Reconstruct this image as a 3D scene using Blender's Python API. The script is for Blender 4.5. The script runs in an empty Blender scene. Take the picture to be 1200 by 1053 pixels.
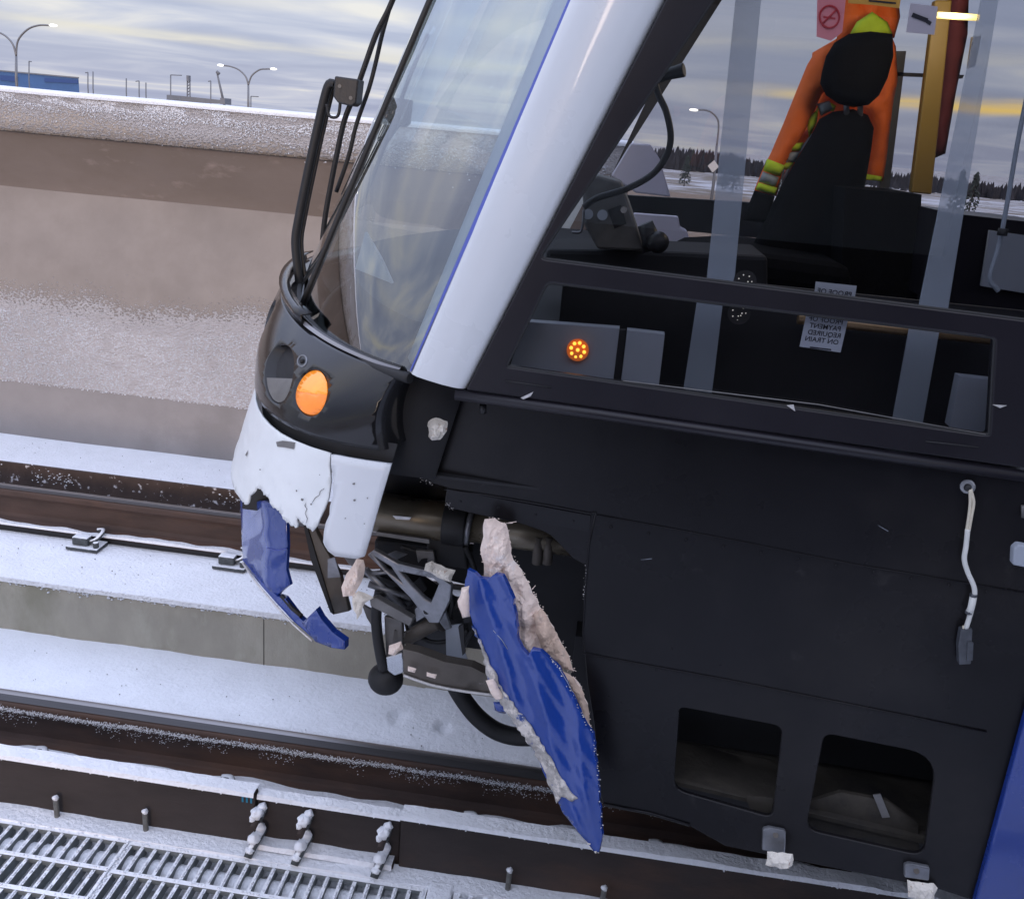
import bpy, bmesh, math, random
import numpy as np
from mathutils import Vector, Matrix, noise as mnoise
from mathutils.geometry import delaunay_2d_cdt

random.seed(7)
S = bpy.context.scene
COL = S.collection
CAMZ = 1.76            # camera height above the rail heads

# ------------------------------------------------------------------ camera
F, PW, PH = 1100.0, 1200.0, 1053.0
ROLL, PITCH, YAW = math.radians(5.06), math.atan(372 / F), math.radians(5.2)
fw = np.array([-math.sin(YAW) * math.cos(PITCH), math.cos(YAW) * math.cos(PITCH), -math.sin(PITCH)])
_r0 = np.array([math.cos(YAW), math.sin(YAW), 0.0])
_u0 = np.cross(_r0, fw)
cr = _r0 * math.cos(ROLL) + _u0 * math.sin(ROLL)
cu = -_r0 * math.sin(ROLL) + _u0 * math.cos(ROLL)
camd = bpy.data.cameras.new('camera')
cam = bpy.data.objects.new('camera', camd)
COL.objects.link(cam)
M = Matrix.Identity(4)
for i in range(3):
    M[i][0], M[i][1], M[i][2] = cr[i], cu[i], -fw[i]
M[2][3] = CAMZ
cam.matrix_world = M
camd.sensor_fit = 'HORIZONTAL'
camd.sensor_width = 36.0
camd.lens = F / PW * 36.0
camd.clip_start, camd.clip_end = 0.05, 6000
S.camera = cam
S.view_settings.view_transform = 'Standard'
S.view_settings.look = 'None'
S.view_settings.gamma = 1.0
S.view_settings.exposure = 0.22
S.view_settings.use_curve_mapping = False

# ------------------------------------------------------------------ world
SUN_EL, SUN_AZ = 8.0, 181.0          # low sun behind the photographer, through cloud
W = bpy.data.worlds.new("World")
S.world = W
W.use_nodes = True
nt = W.node_tree
nt.nodes.clear()


def N(tree, typ, **kw):
    n = tree.nodes.new(typ)
    for k, v in kw.items():
        if k.startswith('i_'):
            n.inputs[int(k[2:])].default_value = v
        else:
            setattr(n, k, v)
    return n


def math_node(tree, op, a, b=None, clamp=False):
    n = tree.nodes.new('ShaderNodeMath')
    n.operation = op
    n.use_clamp = clamp
    for i, v in enumerate((a, b)):
        if v is None:
            continue
        if isinstance(v, (int, float)):
            n.inputs[i].default_value = v
        else:
            tree.links.new(v, n.inputs[i])
    return n.outputs[0]


def mix_col(tree, fac, a, b, blend='MIX'):
    n = tree.nodes.new('ShaderNodeMix')
    n.data_type = 'RGBA'
    n.blend_type = blend
    for sock, v in ((n.inputs[0], fac), (n.inputs[6], a), (n.inputs[7], b)):
        if isinstance(v, (int, float)):
            sock.default_value = v
        elif isinstance(v, tuple):
            sock.default_value = v if len(v) == 4 else (*v, 1)
        else:
            tree.links.new(v, sock)
    return n.outputs[2]


def ramp(tree, fac, stops, interp='LINEAR'):
    n = tree.nodes.new('ShaderNodeValToRGB')
    n.color_ramp.interpolation = interp
    el = n.color_ramp.elements
    while len(el) > 1:
        el.remove(el[-1])
    for i, (p, c) in enumerate(stops):
        e = el[0] if i == 0 else el.new(p)
        e.position = p
        e.color = (c, c, c, 1) if isinstance(c, (int, float)) else (*c, 1)
    tree.links.new(fac, n.inputs[0])
    return n.outputs[0]


tc = N(nt, 'ShaderNodeTexCoord')
sep = N(nt, 'ShaderNodeSeparateXYZ')
nt.links.new(tc.outputs['Generated'], sep.inputs[0])
dx, dy, dz = sep.outputs
sky = N(nt, 'ShaderNodeTexSky', sky_type='NISHITA', sun_disc=False)
sky.sun_elevation = math.radians(SUN_EL)
sky.sun_rotation = math.radians(SUN_AZ)
el = math_node(nt, 'ARCSINE', dz)
zc = math_node(nt, 'ADD', math_node(nt, 'MAXIMUM', dz, 0.0), 0.06)
cu_ = math_node(nt, 'DIVIDE', dx, zc)
cv_ = math_node(nt, 'DIVIDE', dy, zc)
cmb = N(nt, 'ShaderNodeCombineXYZ')
nt.links.new(math_node(nt, 'MULTIPLY', cu_, 0.42), cmb.inputs[0])
nt.links.new(math_node(nt, 'MULTIPLY', cv_, 0.50), cmb.inputs[1])
n1 = N(nt, 'ShaderNodeTexNoise')
n1.inputs['Scale'].default_value = 1.0
n1.inputs['Detail'].default_value = 5
n1.inputs['Roughness'].default_value = 0.5
n1.inputs['Distortion'].default_value = 0.8
nt.links.new(cmb.outputs[0], n1.inputs['Vector'])
cl = ramp(nt, n1.outputs[0], [(0.30, (0.35, 0.39, 0.55)), (0.46, (0.43, 0.475, 0.63)), (0.58, (0.57, 0.60, 0.71)), (0.70, (0.80, 0.785, 0.76))])
# bright breaks in the cloud near the horizon
cmb2 = N(nt, 'ShaderNodeCombineXYZ')
nt.links.new(math_node(nt, 'MULTIPLY', dx, 3.4), cmb2.inputs[0])
nt.links.new(math_node(nt, 'MULTIPLY', el, 34.0), cmb2.inputs[1])
nt.links.new(math_node(nt, 'MULTIPLY', dy, 2.2), cmb2.inputs[2])
n2 = N(nt, 'ShaderNodeTexNoise')
n2.inputs['Scale'].default_value = 1.3
n2.inputs['Detail'].default_value = 5
nt.links.new(cmb2.outputs[0], n2.inputs['Vector'])
wob = math_node(nt, 'MULTIPLY', math_node(nt, 'SUBTRACT', n2.outputs[0], 0.5), 0.022)
el2 = math_node(nt, 'ADD', el, wob)


def band(center, width):
    d = math_node(nt, 'DIVIDE', math_node(nt, 'SUBTRACT', el2, math.radians(center)), math.radians(width))
    return math_node(nt, 'POWER', 2.718, math_node(nt, 'MULTIPLY', math_node(nt, 'MULTIPLY', d, d), -1.0))


brk = ramp(nt, n2.outputs[0], [(0.40, 0.05), (0.58, 1.0)])
azf = ramp(nt, dx, [(0.04, 0.0), (0.30, 1.0)])
cream = mix_col(nt, azf, (0.76, 0.735, 0.66), (1.25, 0.85, 0.22))
b1 = math_node(nt, 'MULTIPLY', band(3.3, 0.24), math_node(nt, 'MAXIMUM', brk, azf), True)
c1 = mix_col(nt, math_node(nt, 'MULTIPLY', b1, 0.95), cl, cream)
b2 = math_node(nt, 'MULTIPLY', band(5.6, 0.5), brk, True)
c2 = mix_col(nt, math_node(nt, 'MULTIPLY', b2, 0.45), c1, (0.80, 0.77, 0.70))
# overcast sky grows brighter towards the zenith
gain = ramp(nt, dz, [(0.0, 0.92), (0.15, 1.0), (0.45, 2.0), (1.0, 3.0)])
c3 = mix_col(nt, 1.0, c2, gain, 'MULTIPLY')
c4 = mix_col(nt, 1.0, c3, (10.0, 10.0, 10.3), 'MULTIPLY')
c5 = mix_col(nt, 0.88, sky.outputs[0], c4)
bg = N(nt, 'ShaderNodeBackground')
bg.inputs[1].default_value = 0.10
nt.links.new(c5, bg.inputs[0])
wo = N(nt, 'ShaderNodeOutputWorld')
nt.links.new(bg.outputs[0], wo.inputs[0])

# ------------------------------------------------------------------ sun
sd = bpy.data.lights.new('sun', 'SUN')
sd.energy = 1.05
sd.angle = math.radians(16)
sd.color = (1.0, 0.76, 0.58)
so = bpy.data.objects.new('sun', sd)
COL.objects.link(so)
a, e = math.radians(SUN_AZ), math.radians(SUN_EL)
sdir = Vector((math.sin(a) * math.cos(e), math.cos(a) * math.cos(e), math.sin(e)))   # towards the sun
so.rotation_euler = sdir.to_track_quat('Z', 'Y').to_euler()
so.location = (0, -20, 20)


# ------------------------------------------------------------------ helpers
def ray(px, py):
    return fw * F + cr * (px - PW / 2) - cu * (py - PH / 2)


def U(px, py, Y):
    "point of the plane Y=const seen at a photo pixel"
    d = ray(px, py)
    p = d * (Y / d[1])
    return Vector((p[0], p[1], p[2] + CAMZ))


def UZ(px, py, Z):
    d = ray(px, py)
    p = d * ((Z - CAMZ) / d[2])
    return Vector((p[0], p[1], p[2] + CAMZ))


def proj(P):
    P = np.asarray(P, float) - np.array([0, 0, CAMZ])
    z = P @ fw
    return np.stack([PW / 2 + F * (P @ cr) / z, PH / 2 - F * (P @ cu) / z], -1)


ORG = {}


def origin(o):
    return ORG.get(o.name, Vector((0, 0, 0)))


def thing(name, label, cat, loc=(0, 0, 0), group=None):
    o = bpy.data.objects.new(name, None)
    COL.objects.link(o)
    o.empty_display_size = 0.1
    o.location = loc
    o['label'] = label
    o['category'] = cat
    if group:
        o['group'] = group
    ORG[o.name] = Vector(loc)
    return o


def tag(o, label=None, cat=None, group=None, kind=None):
    for k, v in (('label', label), ('category', cat), ('group', group), ('kind', kind)):
        if v:
            o[k] = v
    return o


class MB:
    def __init__(s):
        s.v, s.f, s.sm = [], [], []

    def add(s, verts, faces, smooth=False):
        n = len(s.v)
        s.v += [Vector(p) for p in verts]
        s.f += [tuple(i + n for i in f) for f in faces]
        s.sm += [smooth] * len(faces)
        return s

    def box(s, lo, hi):
        x0, y0, z0 = lo
        x1, y1, z1 = hi
        v = [(x0, y0, z0), (x1, y0, z0), (x1, y1, z0), (x0, y1, z0), (x0, y0, z1), (x1, y0, z1), (x1, y1, z1), (x0, y1, z1)]
        return s.add(v, [(0, 3, 2, 1), (4, 5, 6, 7), (0, 1, 5, 4), (1, 2, 6, 5), (2, 3, 7, 6), (3, 0, 4, 7)])

    def prism(s, pts, off):
        "closed polygon of 3D points pushed by the vector off"
        n = len(pts)
        off = Vector(off)
        v = [Vector(p) for p in pts] + [Vector(p) + off for p in pts]
        f = [tuple(range(n)), tuple(range(2 * n - 1, n - 1, -1))]
        f += [(i, i + n, (i + 1) % n + n, (i + 1) % n) for i in range(n)]
        return s.add(v, f)

    def tube(s, path, r, seg=10, caps=True, flat=1.0):
        path = [Vector(p) for p in path]
        n = len(path)
        rr = r if isinstance(r, (list, tuple)) else [r] * n
        rings = []
        prev = None
        for i, p in enumerate(path):
            t = (path[min(i + 1, n - 1)] - path[max(i - 1, 0)]).normalized()
            if prev is None:
                ref = Vector((0, 0, 1)) if abs(t.z) < 0.9 else Vector((1, 0, 0))
                a_ = t.cross(ref).normalized()
            else:
                a_ = (prev - t * prev.dot(t)).normalized()
            prev = a_
            b_ = t.cross(a_)
            rings.append([p + a_ * (math.cos(2 * math.pi * k / seg) * rr[i]) + b_ * (math.sin(2 * math.pi * k / seg) * rr[i] * flat) for k in range(seg)])
        v = [q for ring in rings for q in ring]
        f = []
        for i in range(n - 1):
            for k in range(seg):
                f.append((i * seg + k, i * seg + (k + 1) % seg, (i + 1) * seg + (k + 1) % seg, (i + 1) * seg + k))
        s.add(v, f, True)
        if caps:
            m = len(s.v) - len(v)
            s.f += [tuple(m + k for k in range(seg))[::-1], tuple(m + (n - 1) * seg + k for k in range(seg))]
            s.sm += [False, False]
        return s

    def ball(s, c, r, seg=14, rings=9, sq=(1, 1, 1)):
        c = Vector(c)
        v, f = [], []
        for i in range(rings + 1):
            th = math.pi * i / rings
            for k in range(seg):
                ph = 2 * math.pi * k / seg
                v.append(c + Vector((math.sin(th) * math.cos(ph) * r * sq[0], math.sin(th) * math.sin(ph) * r * sq[1], math.cos(th) * r * sq[2])))
        for i in range(rings):
            for k in range(seg):
                f.append((i * seg + k, (i + 1) * seg + k, (i + 1) * seg + (k + 1) % seg, i * seg + (k + 1) % seg))
        return s.add(v, f, True)

    def lump(s, c, r, seg=12, rings=8, sq=(1, 1, 1), amp=0.45, fr=1.6):
        n0 = len(s.v)
        s.ball(c, r, seg, rings, sq)
        c = Vector(c)
        for i in range(n0, len(s.v)):
            d = s.v[i] - c
            s.v[i] = c + d * (1 + amp * mnoise.noise(d / r * fr + c * 37))
        return s

    def grid(s, rows, smooth=True, flip=False):
        "rows: list of equally long lists of points"
        m = len(rows[0])
        v = [p for row in rows for p in row]
        f = []
        for i in range(len(rows) - 1):
            for k in range(m - 1):
                q = (i * m + k, i * m + k + 1, (i + 1) * m + k + 1, (i + 1) * m + k)
                f.append(q[::-1] if flip else q)
        return s.add(v, f, smooth)

    def build(s, name, mat, parent=None, bevel=0, seg=2, solid=0, merge=False, auto=None):
        me = bpy.data.meshes.new(name)
        o_ = origin(parent) if parent else Vector((0, 0, 0))
        me.from_pydata([p - o_ for p in s.v], [], s.f)
        me.polygons.foreach_set('use_smooth', s.sm)
        bm = bmesh.new()
        bm.from_mesh(me)
        if merge:
            bmesh.ops.remove_doubles(bm, verts=bm.verts, dist=1e-5)
        bmesh.ops.recalc_face_normals(bm, faces=bm.faces)
        bm.to_mesh(me)
        bm.free()
        me.materials.append(mat)
        o = bpy.data.objects.new(name, me)
        COL.objects.link(o)
        if parent:
            o.parent = parent
            ORG[o.name] = o_
        if solid:
            m = o.modifiers.new('solid', 'SOLIDIFY')
            m.thickness = abs(solid)
            m.offset = 1 if solid > 0 else -1
        if bevel:
            m = o.modifiers.new('bevel', 'BEVEL')
            m.width = bevel
            m.segments = seg
            m.limit_method = 'ANGLE'
            m.angle_limit = math.radians(35)
        return o


def inside(p, loops):
    c = False
    for L in loops:
        n = len(L)
        for i in range(n):
            x1, y1 = L[i]
            x2, y2 = L[(i + 1) % n]
            if (y1 > p[1]) != (y2 > p[1]) and p[0] < (x2 - x1) * (p[1] - y1) / (y2 - y1) + x1:
                c = not c
    return c


def sheet(loops, fn, step=None, depth=None, jitter=0):
    """triangulated sheet in 2-D loops (outer + holes), each 2-D point sent to 3-D by fn;
    step adds inner sample points; depth (vector or function of the 3-D point) makes it a solid."""
    pts, edges = [], []
    for L in loops:
        n0 = len(pts)
        pts += [tuple(p) for p in L]
        edges += [(n0 + i, n0 + (i + 1) % len(L)) for i in range(len(L))]
    if step:
        sx, sy = step if isinstance(step, tuple) else (step, step)
        xs = [p[0] for p in loops[0]]
        ys = [p[1] for p in loops[0]]
        i = min(xs) + sx / 2
        while i < max(xs):
            j = min(ys) + sy / 2
            while j < max(ys):
                q = (i + random.uniform(-jitter, jitter) * sx, j + random.uniform(-jitter, jitter) * sy)
                if inside(q, loops):
                    pts.append(q)
                j += sy
            i += sx
    V, E_, T, *_ = delaunay_2d_cdt([Vector(p) for p in pts], edges, [], 0, 1e-7)
    V = [tuple(v) for v in V]
    tris = []
    for t in T:
        c = (sum(V[k][0] for k in t) / len(t), sum(V[k][1] for k in t) / len(t))
        if inside(c, loops):
            tris.append(tuple(t))
    P = [Vector(fn(*v)) for v in V]
    mb = MB()
    if depth is None:
        mb.add(P, tris, bool(step))
        return mb
    dfn = depth if callable(depth) else (lambda p: Vector(depth))
    n = len(P)
    Q = [p + dfn(p) for p in P]
    cnt = {}
    for t in tris:
        for i in range(len(t)):
            k = (t[i], t[(i + 1) % len(t)])
            cnt[k] = cnt.get(k, 0) + 1
    side = [(a_, b_) for (a_, b_) in cnt if (b_, a_) not in cnt]
    mb.add(P + Q, tris + [tuple(i + n for i in t[::-1]) for t in tris], bool(step))
    mb.f += [(b_, a_, a_ + n, b_ + n) for a_, b_ in side]
    mb.sm += [False] * len(side)
    return mb


def rough_loop(L, step, amp, closed=True):
    "polygon with extra ragged points"
    out = []
    n = len(L)
    for i in range(n if closed else n - 1):
        a_, b_ = Vector(L[i]), Vector(L[(i + 1) % n])
        d = (b_ - a_).length
        k = max(1, int(d / step))
        nrm = Vector((-(b_ - a_).y, (b_ - a_).x)) / max(d, 1e-6)
        for j in range(k):
            p = a_ + (b_ - a_) * (j / k)
            if j:
                p = p + nrm * random.uniform(-amp, amp)
            out.append((p.x, p.y))
    return out


def round_poly(L, r, n=5):
    out = []
    m = len(L)
    for i in range(m):
        p0, p1, p2 = Vector(L[i - 1]), Vector(L[i]), Vector(L[(i + 1) % m])
        rr = r[i] if isinstance(r, (list, tuple)) else r
        a_ = p1 + (p0 - p1).normalized() * rr
        b_ = p1 + (p2 - p1).normalized() * rr
        for k in range(n + 1):
            t = k / n
            q = a_ * (1 - t) ** 2 + p1 * 2 * t * (1 - t) + b_ * t * t
            out.append((q.x, q.y))
    return out


def spline(P, n=6):
    P = [Vector(p) for p in P]
    out = []
    for i in range(len(P) - 1):
        p0, p1, p2, p3 = P[max(i - 1, 0)], P[i], P[i + 1], P[min(i + 2, len(P) - 1)]
        for k in range(n):
            t = k / n
            out.append(0.5 * ((2 * p1) + (p2 - p0) * t + (2 * p0 - 5 * p1 + 4 * p2 - p3) * t * t + (3 * p1 - p0 - 3 * p2 + p3) * t ** 3))
    out.append(P[-1])
    return out


def dup(root, loc, label=None, rotz=None):
    r = root.copy()
    COL.objects.link(r)
    r.location = loc
    if rotz is not None:
        r.rotation_euler = (0, 0, rotz)
    if label:
        r['label'] = label
    for ch in list(root.children):
        c = ch.copy()
        COL.objects.link(c)
        c.parent = r
        for g in list(ch.children):
            d = g.copy()
            COL.objects.link(d)
            d.parent = c
    return r


def crumbs(name, pts, r0, r1, mat, parent=None, sq=0.7):
    "many small irregular lumps (snow, frost, foam crumbs) in one mesh"
    mb = MB()
    for p in pts:
        r = random.uniform(r0, r1)
        v = []
        for d in ((1, 0, 0), (0, 1, 0), (-1, 0, 0), (0, -1, 0), (0, 0, 1), (0, 0, -1)):
            k = r * random.uniform(0.6, 1.3)
            v.append(Vector(p) + Vector((d[0] * k, d[1] * k, d[2] * k * sq)))
        mb.add(v, [(0, 1, 4), (1, 2, 4), (2, 3, 4), (3, 0, 4), (1, 0, 5), (2, 1, 5), (3, 2, 5), (0, 3, 5)], True)
    o = mb.build(name, mat, parent)
    o['kind'] = 'stuff'
    return o


# ------------------------------------------------------------------ materials
def mat(name, base, rough=0.5, metal=0.0, var=0.0, vscale=6.0, spots=None, bump=0.0, bscale=60.0, spec=0.5, coat=0.0, rvar=0.0, top=None, stretch=(1, 1, 1), emit=None, bdist=0.01):
    """spots: list of (colour, noise scale, lo, hi) masks over the base; top: colour where the surface faces up (lying snow)"""
    m = bpy.data.materials.new(name)
    m.use_nodes = True
    t = m.node_tree
    b = t.nodes['Principled BSDF']
    co = N(t, 'ShaderNodeTexCoord')
    mp = N(t, 'ShaderNodeMapping')
    mp.inputs['Scale'].default_value = stretch
    t.links.new(co.outputs['Object'], mp.inputs[0])
    vec = mp.outputs[0]

    def nz(scale, detail=5, ro=0.6):
        n = N(t, 'ShaderNodeTexNoise')
        n.inputs['Scale'].default_value = scale
        n.inputs['Detail'].default_value = detail
        n.inputs['Roughness'].default_value = ro
        t.links.new(vec, n.inputs['Vector'])
        return n.outputs[0]
    col = None
    if var:
        v = nz(vscale)
        lo = tuple(c * (1 - var) for c in base)
        hi = tuple(min(1, c * (1 + var)) for c in base)
        col = ramp(t, v, [(0.3, lo), (0.7, hi)])
    for sp in (spots or []):
        c, sc, lo, hi = sp[:4]
        k = ramp(t, nz(sc, 6, 0.65), [(lo, 0.0), (hi, 1.0)])
        col = mix_col(t, k, col if col is not None else tuple(base), tuple(c))
    if top is not None:
        g = N(t, 'ShaderNodeNewGeometry')
        s3 = N(t, 'ShaderNodeSeparateXYZ')
        t.links.new(g.outputs['Normal'], s3.inputs[0])
        k = ramp(t, math_node(t, 'ADD', s3.outputs[2], math_node(t, 'MULTIPLY', math_node(t, 'SUBTRACT', nz(55), 0.5), 0.9)), [(0.42, 0.0), (0.62, 1.0)])
        col = mix_col(t, k, col if col is not None else tuple(base), tuple(top))
    if col is None:
        b.inputs['Base Color'].default_value = (*base, 1)
    else:
        t.links.new(col, b.inputs['Base Color'])
    b.inputs['Roughness'].default_value = rough
    if rvar:
        t.links.new(ramp(t, nz(vscale * 1.7), [(0.3, max(0, rough - rvar)), (0.7, min(1, rough + rvar))]), b.inputs['Roughness'])
    b.inputs['Metallic'].default_value = metal
    b.inputs['Specular IOR Level'].default_value = spec
    if coat:
        b.inputs['Coat Weight'].default_value = coat
        b.inputs['Coat Roughness'].default_value = 0.05
    if bump:
        bn = N(t, 'ShaderNodeBump')
        bn.inputs['Strength'].default_value = bump
        bn.inputs['Distance'].default_value = bdist
        t.links.new(nz(bscale, 6, 0.6), bn.inputs['Height'])
        t.links.new(bn.outputs[0], b.inputs['Normal'])
    if emit:
        b.inputs['Emission Color'].default_value = (*emit[0], 1)
        b.inputs['Emission Strength'].default_value = emit[1]
    return m


def glass_mat(name, tint, refl=0.09):
    m = bpy.data.materials.new(name)
    m.use_nodes = True
    t = m.node_tree
    t.nodes.clear()
    tr = N(t, 'ShaderNodeBsdfTransparent')
    tr.inputs[0].default_value = (*tint, 1)
    gl = N(t, 'ShaderNodeBsdfGlossy')
    gl.inputs['Roughness'].default_value = 0.0
    gl.inputs['Color'].default_value = (0.95, 0.97, 1, 1)
    lw = N(t, 'ShaderNodeLayerWeight')
    lw.inputs[0].default_value = 0.5
    k = math_node(t, 'ADD', math_node(t, 'MULTIPLY', math_node(t, 'POWER', lw.outputs['Facing'], 5.0), 1.0 - refl), refl, True)
    mx = N(t, 'ShaderNodeMixShader')
    t.links.new(k, mx.inputs[0])
    t.links.new(tr.outputs[0], mx.inputs[1])
    t.links.new(gl.outputs[0], mx.inputs[2])
    o = N(t, 'ShaderNodeOutputMaterial')
    t.links.new(mx.outputs[0], o.inputs[0])
    return m


SNOWC = (0.86, 0.88, 0.92)
MAT = {}
MAT['snow'] = mat('snow', (0.84, 0.86, 0.90), 0.85, var=0.04, vscale=9, bump=0.55, bscale=70, spots=[((0.62, 0.62, 0.63), 38, 0.72, 0.78)], bdist=0.02)
MAT['deck_snow'] = mat('deck_snow', (0.83, 0.855, 0.90), 0.9, var=0.05, vscale=5, bump=0.4, bscale=45, spots=[((0.45, 0.44, 0.42), 55, 0.74, 0.78)], bdist=0.02)
MAT['concrete'] = mat('concrete', (0.40, 0.365, 0.295), 0.9, var=0.14, vscale=5, bump=0.25, bscale=120, spots=[((0.29, 0.27, 0.20), 2.2, 0.52, 0.7), ((0.13, 0.12, 0.10), 75, 0.71, 0.75), ((0.48, 0.455, 0.37), 7, 0.55, 0.75)], stretch=(1, 1, 0.55))
MAT['wall'] = mat('wall_concrete', (0.40, 0.345, 0.31), 0.92, var=0.13, vscale=2.4, bump=0.18, bscale=90, spots=[((0.33, 0.285, 0.25), 1.1, 0.50, 0.68), ((0.49, 0.44, 0.41), 14, 0.58, 0.75)], stretch=(0.6, 1, 1))
MAT['haunch'] = mat('shade_toned_haunch_concrete', (0.190, 0.152, 0.128), 0.92, var=0.10, vscale=1.6, bump=0.12, bscale=60, spots=[((0.165, 0.130, 0.104), 1.3, 0.46, 0.66), ((0.29, 0.23, 0.20), 5, 0.58, 0.76)], stretch=(0.7, 1, 1.6))  # darker tone puts the overhang's shade into the concrete colour
MAT['wallbase'] = mat('grey_base_concrete', (0.29, 0.272, 0.268), 0.92, var=0.10, vscale=3, bump=0.15, bscale=90, spots=[((0.22, 0.205, 0.20), 60, 0.68, 0.74), ((0.25, 0.235, 0.23), 2.0, 0.5, 0.65)])
MAT['rail'] = mat('rail_steel', (0.055, 0.033, 0.026), 0.75, var=0.35, vscale=14, spots=[((0.10, 0.05, 0.03), 5, 0.5, 0.7)], bump=0.2, bscale=150, stretch=(0.3, 1, 1))
MAT['crown'] = mat('rail_crown_steel', (0.075, 0.075, 0.080), 0.45, metal=0.5, var=0.25, vscale=20, stretch=(0.06, 1, 1))
MAT['railhead'] = mat('rail_running_surface', (0.30, 0.29, 0.29), 0.32, metal=0.9, var=0.15, vscale=30, stretch=(0.05, 1, 1))
MAT['rust'] = mat('rusty_beam', (0.032, 0.024, 0.022), 0.82, var=0.3, vscale=8, spots=[((0.07, 0.04, 0.028), 3.5, 0.55, 0.75)], bump=0.25, bscale=130, stretch=(0.4, 1, 1))
MAT['rustfrost'] = mat('rusty_beam_frosted', (0.055, 0.036, 0.03), 0.85, var=0.3, vscale=9, spots=[((0.62, 0.60, 0.62), 26, 0.60, 0.66)], bump=0.25, bscale=130)
MAT['galv'] = mat('galvanised_steel', (0.20, 0.22, 0.225), 0.6, metal=0.2, var=0.25, vscale=30, top=(0.90, 0.91, 0.93), bump=0.3, bscale=160)
MAT['stud'] = mat('threaded_steel', (0.17, 0.17, 0.16), 0.5, metal=0.7, var=0.3, vscale=60, bump=0.6, bscale=300)
MAT['clip'] = mat('clip_iron', (0.07, 0.08, 0.085), 0.65, metal=0.3, var=0.3, vscale=40, top=(0.82, 0.84, 0.87), bump=0.3, bscale=140)
MAT['white'] = mat('white_paint', (0.63, 0.655, 0.68), 0.28, var=0.02, vscale=3, coat=0.4, rvar=0.06)
MAT['bumper'] = mat('bumper_white_paint', (0.70, 0.735, 0.745), 0.4, var=0.03, vscale=5, coat=0.2, spots=[((0.60, 0.62, 0.62), 9, 0.66, 0.72), ((0.40, 0.40, 0.40), 60, 0.74, 0.77)], bump=0.12, bscale=24, rvar=0.1)
MAT['blue'] = mat('blue_paint', (0.012, 0.040, 0.235), 0.25, var=0.12, vscale=5, coat=0.6, rvar=0.08)
MAT['bluestripe'] = mat('stripe_blue', (0.06, 0.09, 0.40), 0.4)
MAT['bluetorn'] = mat('blue_torn_paint', (0.014, 0.050, 0.265), 0.2, var=0.12, vscale=9, coat=0.5, rvar=0.08, bump=0.10, bscale=10, spots=[((0.03, 0.07, 0.30), 6, 0.55, 0.72), ((0.45, 0.48, 0.55), 40, 0.73, 0.76)], stretch=(1, 1, 0.25), bdist=0.02)
MAT['abraded'] = mat('abraded_filler', (0.44, 0.41, 0.38), 0.95, var=0.35, vscale=60, spots=[((0.74, 0.68, 0.62), 34, 0.52, 0.6), ((0.04, 0.08, 0.26), 26, 0.58, 0.64)], bump=0.7, bscale=110, bdist=0.008)
MAT['foam'] = mat('pink_foam', (0.95, 0.76, 0.65), 0.95, var=0.10, vscale=16, spots=[((0.74, 0.54, 0.44), 7, 0.58, 0.72), ((0.95, 0.86, 0.80), 24, 0.58, 0.7)], bump=0.7, bscale=85, bdist=0.006)
MAT['ochre'] = mat('ochre_foam', (0.70, 0.52, 0.40), 0.95, var=0.25, vscale=24, spots=[((0.62, 0.48, 0.38), 26, 0.55, 0.66)], bump=0.8, bscale=90, bdist=0.008)
MAT['whitefoam'] = mat('white_crumbly_foam', (0.86, 0.80, 0.70), 0.95, var=0.1, vscale=50, spots=[((0.50, 0.32, 0.22), 70, 0.6, 0.68)], bump=0.9, bscale=130, bdist=0.006)
MAT['body'] = mat('black_body_paint', (0.0075, 0.0070, 0.0085), 0.30, spec=0.22, var=0.25, vscale=2.5, rvar=0.06, bump=0.03, bscale=30, spots=[((0.020, 0.018, 0.018), 1.8, 0.5, 0.75), ((0.045, 0.043, 0.042), 55, 0.735, 0.79), ((0.03, 0.028, 0.028), 9, 0.66, 0.78)])
MAT['frame'] = mat('black_window_frame', (0.012, 0.0105, 0.0145), 0.36, spec=0.4, var=0.15, vscale=3, rvar=0.05)
MAT['gloss'] = mat('gloss_black_fairing', (0.010, 0.010, 0.011), 0.13, spec=0.42, var=0.2, vscale=4, bump=0.035, bscale=11)
MAT['lip_sheen'] = mat('lip_sheen_grey', (0.22, 0.22, 0.24), 0.22, coat=0.5)  # lighter grey standing in for sky sheen on the pod lip
MAT['rubber'] = mat('rubber_black', (0.010, 0.010, 0.011), 0.6, var=0.2, vscale=20)
MAT['plastic'] = mat('black_plastic', (0.014, 0.014, 0.016), 0.45, var=0.2, vscale=20, bump=0.1, bscale=90)
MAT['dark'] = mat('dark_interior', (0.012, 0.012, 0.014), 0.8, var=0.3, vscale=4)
MAT['grime'] = mat('brown_grime', (0.040, 0.034, 0.026), 0.85, var=0.3, vscale=9, bump=0.3, bscale=40, spots=[((0.018, 0.016, 0.014), 6, 0.5, 0.65)])
MAT['tube'] = mat('coupler_bronze', (0.17, 0.145, 0.105), 0.32, metal=0.45, var=0.3, vscale=10, rvar=0.12, stretch=(0.5, 1, 1))
MAT['alu'] = mat('aluminium_bracket', (0.22, 0.225, 0.24), 0.38, metal=0.6, var=0.3, vscale=18, rvar=0.12, spots=[((0.10, 0.10, 0.105), 14, 0.6, 0.7)])
MAT['greymetal'] = mat('grey_metal', (0.16, 0.155, 0.15), 0.5, metal=0.4, var=0.25, vscale=14, rvar=0.1)
MAT['brownplate'] = mat('brown_grey_plate', (0.115, 0.10, 0.085), 0.6, metal=0.3, var=0.25, vscale=14, rvar=0.1, spots=[((0.22, 0.20, 0.19), 20, 0.62, 0.7)])
MAT['scrape'] = mat('bare_scraped_edge', (0.62, 0.60, 0.58), 0.45, metal=0.4, var=0.2, vscale=80)
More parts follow.
